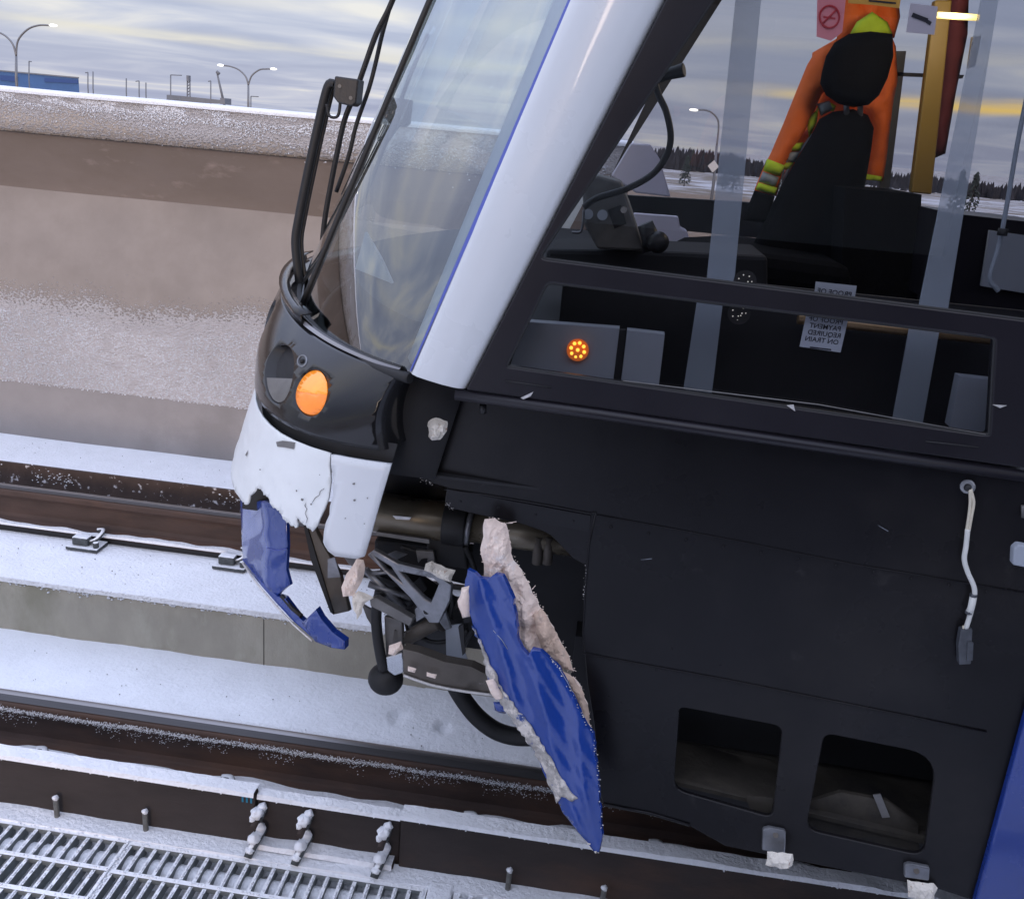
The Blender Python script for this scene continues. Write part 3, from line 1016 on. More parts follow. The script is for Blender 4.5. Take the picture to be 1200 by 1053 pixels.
def lamp(pole_px, arms, Y, label, r=0.09):
    "street lamp: pole from the ground up and curved arms, given where its pole top and heads are seen"
    (bx, by), (tx, ty) = pole_px
    top = U(tx, ty, Y)
    base = Vector((U(bx, by, Y).x, Y, -9 if Y > 60 else -3))
    t = thing('street_lamp', label, 'street lamp', (base.x, Y, base.z), 'street lamps beyond the wall')
    MB().tube([base, U(bx, by, Y), top], [r * 1.2, r, r * 0.8], 8).build('pole', MAT['lamppost'], t)
    for path in arms:
        P = [U(x, y, Y) for x, y in path]
        MB().tube(spline(P, 5), r * 0.65, 6).build('arm', MAT['lamppost'], t)
        e_ = P[-1]
        d_ = (P[-1] - P[-2]).normalized()
        MB().ball(e_ + d_ * 0.3, 0.32, 10, 6, (1.1, 0.5, 0.3)).build('lamp_head', MAT['lamphead'], t)
    return t


lamp(((19, 92), (19, 66)), [[(19, 66), (21, 48), (32, 35), (45, 30), (58, 30)], [(19, 66), (15, 52), (6, 42), (-6, 36)]], 75, 'tall twin armed lit street lamp at the far left above the wall', 0.11)
lamp(((291, 122), (291, 100)), [[(291, 100), (288, 90), (280, 82), (270, 78), (262, 77)], [(291, 100), (295, 89), (304, 82), (312, 81), (317, 81)]], 95, 'twin armed lit street lamp above the middle of the wall', 0.12)
lamp(((836, 217), (840, 170)), [[(840, 170), (842, 152), (841, 140), (834, 132), (826, 129), (818, 129)]], 75, 'single armed street lamp reflected in the cab windows, built beyond them', 0.11)  # reflected lamp, modelled as a real post beyond the cab
sg = thing('reflected_diamond_sign', 'small pale diamond sign on the lamp post reflected in the cab windows', 'sign', U(836, 195, 74.8))
c_ = U(836, 195, 74.8)
MB().prism([c_ + Vector((0, 0, 0.45)), c_ + Vector((0.42, 0, 0)), c_ + Vector((0, 0, -0.45)), c_ + Vector((-0.42, 0, 0))], (0, 0.04, 0)).build('reflected_sign_plate', MAT['sign'], sg)
MB().tube([c_ + Vector((0, 0.12, 0.4)), c_ + Vector((0, 0.12, -0.5))], 0.05, 6).build('reflected_sign_bracket', MAT['lamppost'], sg)

far_masts = [(34, 92, 72, 3, 'short lamp mast in front of the blue building'), (103, 100, 85, -3, 'small hooked mast right of the blue building'), (109, 101, 84, 0, 'thin plain mast right of the blue building'),
             (148, 106, 92, 0, 'thin plain mast above the left part of the wall'), (163, 107, 95, -4, 'small hooked mast above the left part of the wall'), (171, 108, 97, 0, 'thin mast beside the small hooked one'),
             (200, 112, 88, 13, 'mast with a long straight arm pointing right'), (247, 115, 95, -3, 'pale short mast beside the leaning crane boom'), (294, 122, 113, 9, 'low mast with short arm beside the twin lamp')]
for px, yb, yt, arm, lab_ in far_masts:
    Y = 140
    b_, t_ = U(px, yb + 2, Y), U(px, yt, Y)
    m_ = thing('light_mast', lab_, 'mast', (b_.x, Y, -9), 'thin masts on the skyline')
    MB().tube([(b_.x, Y, -9), b_, t_], 0.085, 6).build('pole', MAT['fargrey'], m_)
    if arm:
        MB().tube([t_, U(px + arm, yt + 0.5, Y)], 0.075, 6).build('arm', MAT['fargrey'], m_)
ct = thing('lattice_tower', 'lattice antenna tower on the skyline above the wall', 'tower', (U(221, 112, 160).x, 160, -9))
for d_ in (-1.6, 1.6):
    b_, t_ = U(221 + d_, 114, 160), U(221 + d_ * 0.9, 90, 160)
    MB().tube([(b_.x, 160, -9), b_, t_], 0.12, 5).build('leg', MAT['fargrey'], ct)
for k in range(6):
    a_, b_ = U(219.4, 112 - k * 3.6, 160), U(222.6, 110 - k * 3.6, 160)
    MB().tube([a_, b_], 0.09, 5).build('brace', MAT['fargrey'], ct)
MB().box(U(218.5, 95, 159.6), tuple(U(223.5, 89, 160.4))).build('antenna_panel', MAT['fargrey'], ct)
cb = thing('crane_boom', 'leaning dark crane boom above the wall', 'crane', (U(262, 118, 120).x, 120, -8))
MB().tube([U(263, 124, 120), U(254, 84, 120)], [0.17, 0.10], 6).build('boom', MAT['fargrey'], cb)
MB().tube([U(254, 84, 120), U(257, 87, 120)], 0.2, 6).build('boom_tip', MAT['fargrey'], cb)
MB().box(U(258, 122, 119), tuple(U(271, 116, 121))).build('crane_cab', MAT['fargrey'], cb)
lr = thing('low_roof', 'low dark roof line showing just above the wall', 'building', (U(240, 115, 130).x, 130, -9))
q0, q1 = U(212, 111, 130), U(256, 120, 130)
MB().prism([U(212, 112.5, 130), U(270, 118.5, 130), U(270, 122, 130), U(212, 120, 130)], (-3, 2, 0)).build('roof', MAT['fargrey'], lr)
bb = thing('blue_building', 'long low blue clad building beyond the wall at the left', 'building', (U(40, 95, 170).x, 170, -9))
A, B_ = U(-60, 81, 170), U(92, 92, 185)
zt = U(0, 83, 170).z
zb2 = U(92, 92, 170).z
MB().prism([U(-80, 76, 170), U(92, 91.5, 170), Vector((U(92, 91.5, 170).x, 170, -9)), Vector((U(-80, 80, 170).x, 170, -9))], (-6, 4, 0)).build('wall', MAT['farblue'], bb)
MB().prism([U(-80, 75, 169.8), U(92, 90.5, 169.8), U(92, 92, 169.8), U(-80, 76.5, 169.8)], (0, 0.15, 0)).build('roof_edge', MAT['fargrey'], bb)
MB().prism([U(52, 91.5, 169.8), U(91, 94, 169.8), U(91, 98, 169.8), U(52, 96, 169.8)], (0, 0.15, 0)).build('dark_panel', MAT['farblue2'], bb)
MB().prism([U(0, 88, 169.8), U(20, 90, 169.8), U(20, 96, 169.8), U(0, 94, 169.8)], (0, 0.15, 0)).build('dark_panel', MAT['farblue2'], bb)


# trees of the window reflection, built as real ones beyond the cab
def conifer(x, y, z, h, label):
    t = thing('reflected_conifer_tree', label, 'tree', (x, y, z), 'dark conifers reflected in the cab windows')
    MB().tube([(x, y, z), (x, y, z + h * 0.9)], [h * 0.022, h * 0.006], 6).build('reflected_trunk', MAT['bark'], t)
    c = MB()
    for k in range(330):
        f_ = random.random() ** 0.8
        r = h * 0.20 * (1 - f_) * random.uniform(0.5, 1.1) + 0.03 * h * 0.3
        an = random.uniform(0, 6.28)
        p = Vector((x + r * math.cos(an), y + r * math.sin(an), z + h * (0.08 + 0.92 * f_)))
        s_ = h * 0.045 * random.uniform(0.6, 1.4)
        out = Vector((math.cos(an), math.sin(an), -0.5)).normalized()
        sd_ = Vector((-math.sin(an), math.cos(an), random.uniform(-.3, .3)))
        c.add([p - sd_ * s_ * 0.6, p + out * s_ * 1.4, p + sd_ * s_ * 0.6, p + Vector((0, 0, s_ * 0.7))], [(0, 1, 3), (1, 2, 3), (0, 2, 1)])
    c.build('crown', MAT['spruce'], t)


ORD = ('leftmost', 'second', 'third', 'fourth', 'fifth', 'sixth', 'seventh', 'eighth', 'ninth')
for i, px in enumerate((806, 852, 864, 918, 1133, 1150)):
    Y = random.uniform(115, 170)
    gy = -3.2 - (Y - 110) / 90 * 1.4
    q = U(px, 185, Y)
    top = U(px, (180 if px < 1000 else 197) + random.uniform(2, 12), Y).z
    conifer(q.x, Y, gy, max(2.4, top - gy), ORD[i] + (' ' if i == 0 else ' from the left ') + 'of the dark conifers reflected in the cab windows')
wood = MB()
for k in range(4200):
    x = random.uniform(-40, 420)
    Y = random.uniform(300, 420)
    h_ = random.uniform(6, 10.2) * (0.7 + 0.5 * mnoise.noise(Vector((x * 0.02, 0, 0))))
    an = random.uniform(0, 3.14)
    for q in (0, 1.57):
        cx_, sx_ = math.cos(an + q) * h_ * 0.24, math.sin(an + q) * h_ * 0.24
        wood.add([(x - cx_, Y - sx_, -8), (x - cx_ * .55, Y - sx_ * .55, -8 + h_ * .45), (x - cx_ * .7, Y - sx_ * .7, -8 + h_ * .42), (x, Y, -8 + h_), (x + cx_ * .6, Y + sx_ * .6, -8 + h_ * .5), (x + cx_ * .5, Y + sx_ * .5, -8 + h_ * .52), (x + cx_, Y + sx_, -8)], [(0, 1, 5, 6), (2, 3, 4), (1, 2, 4, 5)])
o = wood.build('distant_wood', MAT['farwood'])
o['kind'] = 'stuff'

# ================================================================== TRAIN
YS, HB = 1.69, 1.325            # near side plane and half width of the body
YC = YS + HB
train = thing('light_rail_car', 'black white and blue light rail car with its front corner fairing smashed open', 'train', (0.4, YC, 0.0))


def Sx(px, py):
    p = U(px, py, YS)
    return (p.x, p.z)


def UP(px, py, off=0.0):
    "point on the lower cab plate, which tapers towards the nose"
    d = ray(px, py)
    t_ = (1.77 - off) / (d[1] + 0.1 * d[0])
    return Vector((d[0] * t_, d[1] * t_, d[2] * t_ + CAMZ))


def lerp(a_, b_, k):
    return a_ + (b_ - a_) * k


def nose(t, Xs, a_, n, z):
    s_, c_ = math.sin(min(t, math.pi / 2)), math.cos(min(t, math.pi / 2))
    return Vector((Xs - a_ * max(s_, 0) ** (2 / n), YS + HB * (1 - max(c_, 0) ** (2 / n)), z))


def POD(t, v):
    return nose(t, lerp(-.38, -.30, v), lerp(.55, .70, v), lerp(2.4, 1.6, v), lerp(1.152, 1.307, v))


def BUMP(t, z):
    return nose(t, -.38 - .24 * (1.13 - z), .55 + .06 * (1.13 - z), 2.4, z)


def WS(t, z):
    d = z - 1.31
    return nose(t, -.30 + .35 * d, .64 - .085 * d, 1.6, z)


class Solver:
    def __init__(s, fn, u0, u1, v0, v1):
        s.fn = fn
        us, vs = np.linspace(u0, u1, 160), np.linspace(v0, v1, 70)
        s.uv = np.array([(a_, b_) for a_ in us for b_ in vs])
        s.pp = proj(np.array([fn(*q) for q in s.uv]))

    def __call__(s, px, py):
        i = ((s.pp - np.array([px, py])) ** 2).sum(1).argmin()
        u, v = s.uv[i]
        for _ in range(4):
            e = 1e-4
            p = proj(np.array([s.fn(u, v), s.fn(u + e, v), s.fn(u, v + e)]))
            J = np.array([(p[1] - p[0]) / e, (p[2] - p[0]) / e]).T
            if abs(np.linalg.det(J)) < 1e-3:
                break
            d = np.linalg.solve(J, np.array([px, py]) - p[0])
            if abs(d[0]) > 0.2 or abs(d[1]) > 0.3:
                break
            u, v = u + d[0], v + d[1]
        return (float(u), float(v))


podq = Solver(POD, 0.005, 1.05, -0.2, 1.2)
bumpq = Solver(BUMP, 0.005, 0.95, 0.85, 1.2)
wsq = Solver(WS, 0.005, 1.2, 1.25, 2.4)

# ---- body shell (mostly out of frame or dark)
z_bot_r = 1.262
XE = 6.0
zt = 2.72


def ext(p0, p1, z):
    k = (z - p0[1]) / (p1[1] - p0[1])
    return (p0[0] + (p1[0] - p0[0]) * k, z)


pl0, pl1 = Sx(478, 438), Sx(665, 0)          # pillar left edge
pr0, pr1 = Sx(546, 457), Sx(780, 0)          # pillar right edge
ge0, ge1 = Sx(628, 306), Sx(835, 0)          # front edge of the upper window
outer = [pr0, (0.86, z_bot_r), (0.86, zt), ext(pr0, pr1, zt)]
up_b = Sx(1200, 374)
upper = [Sx(631, 303), (0.80, up_b[1] - 0.004), (0.80, 2.45), ext(ge0, ge1, 2.45)]
lower = [Sx(641, 331), Sx(1167, 396), Sx(1160, 511), Sx(593, 430)]
upper_r = round_poly(upper, [0.015, 0.02, 0.05, 0.03])
lower_r = round_poly(lower, [0.012, 0.01, 0.008, 0.008])
o = sheet([outer, upper_r, lower_r], lambda x, z: (x, YS, z), depth=(0, 0.028, 0)).build('side_window_frame', MAT['frame'], train, bevel=0.003, seg=2)
# fine grooves of the frame
for a_, b_ in (((592, 446), (646, 454)), ((1085, 517), (1147, 524))):
    MB().tube([U(*a_, YS - 0.0005), U(*b_, YS - 0.0005)], 0.0016, 6).build('frame_slot', MAT['rubber'], train)
MB().tube([U(556, 462, YS - .001), U(700, 481, YS - .001)], 0.0009, 5).build('scuffed_edge', MAT['greymetal'], train)
for P in (((610, 466), (619, 462), (625, 459), (622, 464), (613, 468)), ((1163, 474), (1180, 475), (1172, 478)), ((922, 475), (930, 474), (932, 482))):
    sheet([list(P)], lambda x, y: U(x, y, YS - 0.002), depth=(0, 0.0015, 0)).build('paint_scrape', MAT['scrape'], train)
# inner beading round the panes
for L in (upper_r, lower_r):
    pth = [(x, YS + 0.004, z) for x, z in L]
    MB().tube(pth + [pth[0], pth[1]], 0.0035, 6, caps=False).build('window_bead', MAT['rubber'], train)
for L, off in ((upper, 0.014), (lower, 0.010)):
    cx, cz = sum(p[0] for p in L) / 4, sum(p[1] for p in L) / 4
    LL = [(cx + (p[0] - cx) * 1.01, cz + (p[1] - cz) * 1.02) for p in L]
    sheet([LL], lambda x, z: (x, YS + off, z)).build('window_pane', MAT['glass'], train)
# bright lower edge of the lower pane
MB().tube([U(730, 446, YS + .002), U(960, 474, YS + .002), U(1155, 509, YS + .002)], 0.0012, 5).build('pane_edge', MAT['greymetal'], train)

# white corner pillar
rows = []
for k in range(15):
    f_ = k / 14
    z0l, z1l = pl0[1], 2.95
    row = []
    for i, (s_, dy_) in enumerate(((-0.02, 0.06), (0.0, 0.026), (0.06, 0.012), (0.16, 0.004), (0.35, 0.0), (0.6, -0.002), (0.78, 0.0), (0.88, 0.004), (0.96, 0.012), (1.0, 0.022), (1.0, 0.05))):
        zl, zr = lerp(pl0[1], 2.95, f_), lerp(pr0[1] - 0.0, 2.95, f_)
        xl, xr = ext(pl0, pl1, zl)[0], ext(pr0, pr1, zr)[0]
        row.append(Vector((lerp(xl, xr, s_), YS - 0.006 + dy_, lerp(zl, zr, s_))))
    rows.append(row)
pil = MB().grid(rows).build('corner_pillar', MAT['white'], train)
MB().prism([rows[0][i] + Vector((0, 0, 0.0)) for i in (1, 5, 9)] + [rows[0][9] + Vector((0, .06, 0)), rows[0][1] + Vector((0, .06, 0))], (0, 0, 0.004)).build('pillar_foot', MAT['white'], train)
rows2 = []
for k in range(15):
    z = lerp(pl0[1] + 0.002, 2.95, k / 14)
    x = ext(pl0, pl1, z)[0]
    wv = lerp(0.003, 0.013, min(1, (z - 1.31) / 0.7))
    rows2.append([Vector((x - 0.004, YS + 0.036, z)), Vector((x - 0.001, YS + 0.0185, z)), Vector((x + wv * 0.5, YS + 0.0125, z)), Vector((x + wv, YS + 0.008, z))])
MB().grid(rows2).build('blue_stripe', MAT['bluestripe'], pil, merge=False)

# upper side, roof, far side, rear, floor
MB().box((0.865, YS, 1.26), (XE, YS + 0.03, 1.40)).build('rear_side_panel', MAT['frame'], train)
MB().box((0.865, YS, 2.5), (XE, YS + 0.03, zt)).build('rear_side_panel', MAT['white'], train)
for x0, x1 in ((0.865, 0.90), (2.2, 2.35), (3.9, 4.1), (5.85, XE)):
    MB().box((x0, YS, 1.40), (x1, YS + 0.03, 2.5)).build('door_post', MAT['frame'], train)
MB().box((0.9, YS + 0.012, 1.40), (5.85, YS + 0.018, 2.5)).build('window_pane', MAT['glass'], train)
MB().box((-0.15 + 0.35, YS + 0.001, zt + 0.003), (XE, YS + 2 * HB - 0.001, 3.25)).build('roof', MAT['white'], train, bevel=0.12, seg=4)
fy = YS + 2 * HB
fl_up = [(p[0], p[1]) for p in upper]
fl_up = [(ge0[0] + 0.02, 1.50), (2.3, 1.50), (2.3, 2.45), ext(ge0, ge1, 2.45)]
fl_lo = [(-0.16, 1.30), (2.3, 1.30), (2.3, 1.405), (-0.10, 1.405)]
f_out = [(-0.28, 1.0), (XE, 1.0), (XE, zt), ext(pr0, pr1, zt)]
sheet([f_out, fl_up, fl_lo, [(2.5, 1.4), (5.8, 1.4), (5.8, 2.45), (2.5, 2.45)]], lambda x, z: (x, fy - 0.03, z), depth=(0, 0.03, 0)).build('far_side_wall', MAT['frame'], train)
sheet([[(-0.2, 1.26), (2.4, 1.26), (2.4, 2.5), (0.3, 2.5)]], lambda x, z: (x, fy - 0.012, z)).build('far_window_pane', MAT['farglass'], train)
sheet([[(2.45, 1.36), (5.85, 1.36), (5.85, 2.5), (2.45, 2.5)]], lambda x, z: (x, fy - 0.012, z)).build('far_window_pane', MAT['farglass'], train)
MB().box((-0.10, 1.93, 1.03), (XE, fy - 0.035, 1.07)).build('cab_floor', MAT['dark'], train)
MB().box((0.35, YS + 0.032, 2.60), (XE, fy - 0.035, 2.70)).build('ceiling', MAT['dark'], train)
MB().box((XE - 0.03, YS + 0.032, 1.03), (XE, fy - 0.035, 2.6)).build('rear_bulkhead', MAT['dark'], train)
# far corner pillar
rowf = []
for k in range(9):
    z = lerp(1.31, 2.95, k / 8)
    xl, xr = ext(pl0, pl1, z)[0], ext(pr0, pr1, z)[0]
    rowf.append([Vector((xl, fy - 0.03, z)), Vector((xl, fy, z)), Vector((xr, fy + 0.004, z)), Vector((xr, fy - 0.03, z))])
MB().grid(rowf).build('corner_pillar', MAT['white'], train)

# windshield
tl = lambda z: wsq(*proj(np.array([ext(pl0, pl1, z)[0], YS + 0.03, z])))[0]
rows = []
NT = 46
zs_ = [1.305 + (2.95 - 1.305) * k / 26 for k in range(27)]
for z in zs_:
    t0 = 0.10 + 0.02 * (z - 1.3)
    d = z - 1.31
    xs_, aa = -.30 + .35 * d, .64 - .085 * d
    # start where the curve meets the pillar edge
    xe = ext(pl0, pl1, z)[0] + 0.004
    sn = max(0.02, (xs_ - xe) / aa) ** 0.8
    t0 = math.asin(min(0.9, sn))
    L = [WS(lerp(t0, math.pi / 2, k / NT), z) for k in range(NT + 1)]
    L2 = [Vector((p.x, 2 * YC - p.y, p.z)) for p in L[:-1]][::-1]
    rows.append(L + L2)
MB().grid(rows).build('windshield', MAT['wsglass'], train)
# black seal along the foot of the glass, and the dark joint line near the front
MB().tube([p + Vector((0.0, -0.004, -0.006)) for p in rows[0]], 0.011, 8).build('windshield_seal', MAT['rubber'], train)
for off, r_, m_ in ((0, 0.007, 'rubber'),):
    P = [WS(lerp(0.86, 0.98, (z - 1.3) / 1.6), z) + Vector((-0.002, -0.002, 0)) for z in zs_]
    MB().tube(P, r_, 6, flat=1.0).build('glass_joint', MAT[m_], train)
# inner grey trim of the pillar seen through the glass
ti = []
for z in zs_:
    x = ext(pl0, pl1, z)[0]
    w_ = 0.028 + 0.014 * (z - 1.31)
    ti.append([Vector((x - w_, YS + 0.15, z)), Vector((x - w_ * .4, YS + 0.10, z)), Vector((x + 0.02, YS + 0.06, z))])
MB().grid(ti).build('pillar_trim', MAT['cover'], train, solid=0.004)
# dashboard below the windshield
da = [POD(t_, 1) for t_ in np.linspace(0.3, math.pi / 2, 14)]
db = [Vector((p.x * 0.85 + 0.02, p.y + 0.06, 1.30)) for p in da]
dd = db + [Vector((p.x, 2 * YC - p.y, p.z)) for p in db[:-1]][::-1]
MB().prism([Vector((p.x + 0.02, min(max(p.y, YS + 0.17), fy - 0.1), 1.22)) for p in dd] + [Vector((0.0, fy - 0.1, 1.22)), Vector((0.0, YS + 0.17, 1.22))], (0, 0, 0.155)).build('dashboard', MAT['dark'], train)
sheet([[(428, 272), (446, 303), (462, 338), (462, 352), (410, 338)]], lambda x, y: U(x, y, 2.5 - (x - 410) * 0.004), depth=(0.0, 0.02, 0)).build('dash_cowl', MAT['cover'], train)
for px, py in ((421, 330), (431, 336), (446, 345)):
    MB().ball(U(px, py, 2.38), 0.012, 8, 5).build('dash_knob', MAT['rubber'], train)
# ---- light pod
t_a, t_b = podq(467, 435)[0], podq(443, 530)[0]
n_ = 26
n_ = 60
top = [(lerp(t_a, math.pi / 2, k / n_), 1.0) for k in range(n_ + 1)]
bot = [(lerp(t_b, math.pi / 2, k / n_), 0.0) for k in range(n_ + 1)][::-1]
rgt = [(lerp(t_b, t_a, k / 8), k / 8) for k in range(1, 8)]


def ell(cx, cy, rx, ry, rot=0, n=40):
    c_, s_ = math.cos(math.radians(rot)), math.sin(math.radians(rot))
    return [(cx + rx * math.cos(q) * c_ - ry * math.sin(q) * s_, cy + rx * math.cos(q) * s_ + ry * math.sin(q) * c_) for q in [2 * math.pi * k / n for k in range(n)]]


def poduv(L):
    return [podq(x, y) for x, y in L]


h1 = poduv(ell(333, 438, 17, 35, 8))
h2 = [(0.99 + 0.085 * math.cos(q), 0.52 + 0.36 * math.sin(q)) for q in [2 * math.pi * k / 20 for k in range(20)]]
h3 = poduv(ell(371, 460, 19.5, 28, 10))


def podpt(t_, v):
    return POD(t_, v) + Vector((-0.010 * math.sin(math.pi * min(1, max(0, v))), -0.006 * math.sin(math.pi * min(1, max(0, v))), 0))


VS = 0.22
sheet([[(t_, v * VS) for t_, v in L_] for L_ in (top + bot + rgt, h1, h2, h3)], lambda t_, w_: podpt(t_, w_ / VS), step=0.02).build('light_pod', MAT['gloss'], train, solid=-0.006)
far = [[Vector((p.x, 2 * YC - p.y, p.z)) for p in (podpt(lerp(0.1, math.pi / 2, k / 24), v / 6) for k in range(25))] for v in range(7)]
MB().grid(far).build('light_pod', MAT['gloss'], train, solid=0.01)


def recess(loop, dirv, depth, name, m_wall, m_back, taper=0.75):
    P = [podpt(*q) for q in loop]
    c_ = sum(P, Vector()) / len(P)
    rows = []
    for k in range(6):
        f_ = k / 5
        s_ = 1 - (1 - taper) * f_
        rows.append([c_ + (p - c_) * s_ + Vector(dirv) * depth * f_ for p in P + [P[0]]])
    a_ = MB().grid(rows).build(name, m_wall, train)
    back = rows[-1][:-1]
    MB().add([p for p in back], [tuple(range(len(back)))]).build('lamp_back', m_back, a_)
    return a_, c_ + Vector(dirv) * depth


recess(h1, (0.9, 0.35, -0.05), 0.022, 'headlamp_socket', MAT['rubber'], MAT['dark'], 0.92)
# lower half of the socket is closed by a grey cover
E1 = [q for q in ell(333, 438, 16.2, 34, 8, 60) if q[1] > 441 + (q[0] - 333) * 0.1]
E1.sort(key=lambda q: math.atan2(q[1] - 441, q[0] - 333))
hp = [podpt(*podq(x, y)) + Vector((0.004, 0.002, 0)) for x, y in E1]
MB().add(hp, [tuple(range(len(hp)))]).build('headlamp_cover', MAT['greymetal'], train, solid=0.002)
recess(h2, (0.97, 0.2, 0), 0.05, 'marker_socket', MAT['gloss'], MAT['dark'])
yp = [podpt(*podq(x, y)) for x, y in [(313, 409), (320, 410), (319, 420), (312, 419)]]
MB().add([p + Vector((0.010, 0.004, 0)) for p in yp], [(0, 1, 2, 3)]).build('yellow_lamp', MAT['yellow'], train, solid=0.006)
# amber turn signal: bezel, bright upper and paler lower half
E3 = ell(371, 460, 19.5, 28, 10)
recess(h3, (0.8, 0.6, 0), 0.03, 'signal_socket', MAT['gloss'], MAT['dark'])
lens = None
for nm, m_, sel in (('signal_lens', MAT['amber'], -1), ('signal_lens', MAT['amber2'], 1)):
    E = ell(371, 460, 18.2, 26.5, 10, 40)
    L = [q for q in E if sel * ((q[1] - 460) - (q[0] - 371) * 0.13) > 0.6]
    L += [(371 + d_, 460 + sel * 0.15 + d_ * 0.13) for d_ in (-18.0, -9, 0, 9, 18.0)]
    L.sort(key=lambda q: math.atan2(sel * (q[1] - 460 - (q[0] - 371) * 0.13) + 0.0, q[0] - 371))
    flat_ = [q for q in L if abs((q[1] - 460) - (q[0] - 371) * 0.13) < 0.5]
    L = [q for q in L if q not in flat_] + sorted(flat_, key=lambda q: q[0])
    L = poduv(L)
    cc = podq(371, 460)

    def lensp(t_, v):
        d2 = ((t_ - cc[0]) / 0.085) ** 2 + ((v - cc[1]) / 0.36) ** 2
        return podpt(t_, v) + Vector((-0.004, -0.006, 0)) * max(0, 1 - d2) + Vector((0.003, 0.003, 0))
    sheet([L], lensp, step=(0.012, 0.05)).build(nm, m_, train, solid=-0.004)
MB().tube([podpt(*podq(x, y)) for x, y in ell(359, 423, 5.0, 6.5, 0, 14) + ell(359, 423, 5.0, 6.5, 0, 14)[:2]], 0.0022, 6).build('button_ring', MAT['alu'], train)
MB().ball(podpt(*podq(359, 423)), 0.006, 8, 6).build('button', MAT['rubber'], train)
# return face at the pod's right end and ledge up to the glass
A_, B2 = [podpt(t_, v) for t_, v in [(t_a, 1.0)] + rgt[::-1] + [(t_b, 0.0)]], []
MB().grid([A_, [p + Vector((0.02, 0.02, 0)) for p in A_], [p + Vector((0.05, 0.14, 0)) for p in A_]]).build('pod_end', MAT['gloss'], train)
pt = [podpt(t_, 1.0) for t_, _ in top]
wsb = [WS(lerp(0.16, math.pi / 2, k / n_), 1.31) for k in range(n_ + 1)]
led = [[p for p in pt], [p + (q - p) * 0.25 + Vector((0, 0, 0.010)) for p, q in zip(pt, wsb)], [p + (q - p) * 0.55 + Vector((0, 0, 0.006)) for p, q in zip(pt, wsb)], [q + Vector((0.004, 0, -0.008)) for q in wsb]]
MB().grid(led).build('pod_ledge', MAT['gloss'], train)
tr_ = [[q + Vector((-0.001, -0.001, 0.001)) for q in led[0]], [lerp(a_, b_, 0.16) + Vector((0, 0, 0.0085)) for a_, b_ in zip(led[0], led[3])]]
MB().grid(tr_).build('pod_lip_sheen', MAT['lip_sheen'], train)  # grey band painting the sky highlight along the pod's top edge
led2 = [[Vector((p.x, 2 * YC - p.y, p.z)) for p in r_] for r_ in led]
MB().grid(led2).build('pod_ledge', MAT['gloss'], train)
# upstand in front of the wiper feet
ups = [podpt(t_, 1.0) for t_ in np.linspace(0.66, math.pi / 2, 12)]
MB().grid([ups, [p + Vector((-0.004, -0.004, 0.022)) for p in ups], [p + Vector((0.02, 0.0, 0.026)) for p in ups]]).build('pod_lip', MAT['gloss'], train, solid=0.004)

# ---- bumper: left part and the piece right of the crack
def bumpp(t_, z):
    p = BUMP(t_, z)
    q = mnoise.noise(Vector((t_ * 6, z * 22, 1.0))) * 0.0018 * min(1, t_ * 5) + mnoise.noise(Vector((t_ * 17, z * 50, 5.0))) * 0.0009
    q += 0.004 * abs(mnoise.noise(Vector((t_ * 9, z * 30, 9.0)))) * min(1, max(0, (1.09 - z) * 12))
    return p + Vector((-q, -q * 0.6, 0))


crackL = [(387, 531), (386.5, 545), (388, 563), (385, 584), (381, 596), (376, 606), (373, 616)]
tornL = [(366, 623), (360, 618), (354, 612), (349.5, 606), (348, 618), (341, 616), (335, 610), (329, 601), (324, 597), (318, 592), (315, 584), (309, 580), (304, 573), (300, 570), (297, 577), (293, 580), (291, 588), (287, 591), (283, 586)]
zt_ = lambda px, py: bumpq(px, py)
L = [(t_, 1.128) for t_ in np.linspace(1.25, bumpq(387, 531)[0], 14)]
L += [bumpq(*q) for q in crackL[1:]] + rough_loop([bumpq(*q) for q in tornL], 0.006, 0.0032, False)
L += [(0.80, 0.925), (1.25, 0.93)]
bl = sheet([L], bumpp, step=(0.016, 0.012), jitter=0.2).build('bumper', MAT['bumper'], train, solid=-0.005)
tag(bl, 'cracked white bumper corner with torn lower edge')
crackR = [(381, 634), (382, 622), (384, 612), (388.5, 602), (389, 592), (393, 580), (392, 571), (393.2, 560), (390.4, 545), (390.4, 532)]
L = [bumpq(*q) for q in crackR] + [(t_, 1.128) for t_ in np.linspace(bumpq(390, 532)[0], bumpq(460, 546)[0], 8)][1:]
L += [bumpq(*q) for q in ((452, 573), (444, 600), (436, 628), (430, 651), (420, 654), (405, 652), (395, 651), (387, 645), (383, 639))]
br = sheet([L], lambda t_, z: BUMP(t_, z) + Vector((-0.003, -0.004, 0)), step=(0.03, 0.03)).build('bumper', MAT['white'], train, solid=-0.009)
tag(br, 'white bumper piece right of the long crack')
sheet([[(284, 566), (300, 562), (318, 574), (322, 598), (300, 598), (284, 596)]], lambda x, y: U(x, y, 2.115), depth=(0, 0.02, 0)).build('bumper_backing', MAT['rubber'], train)
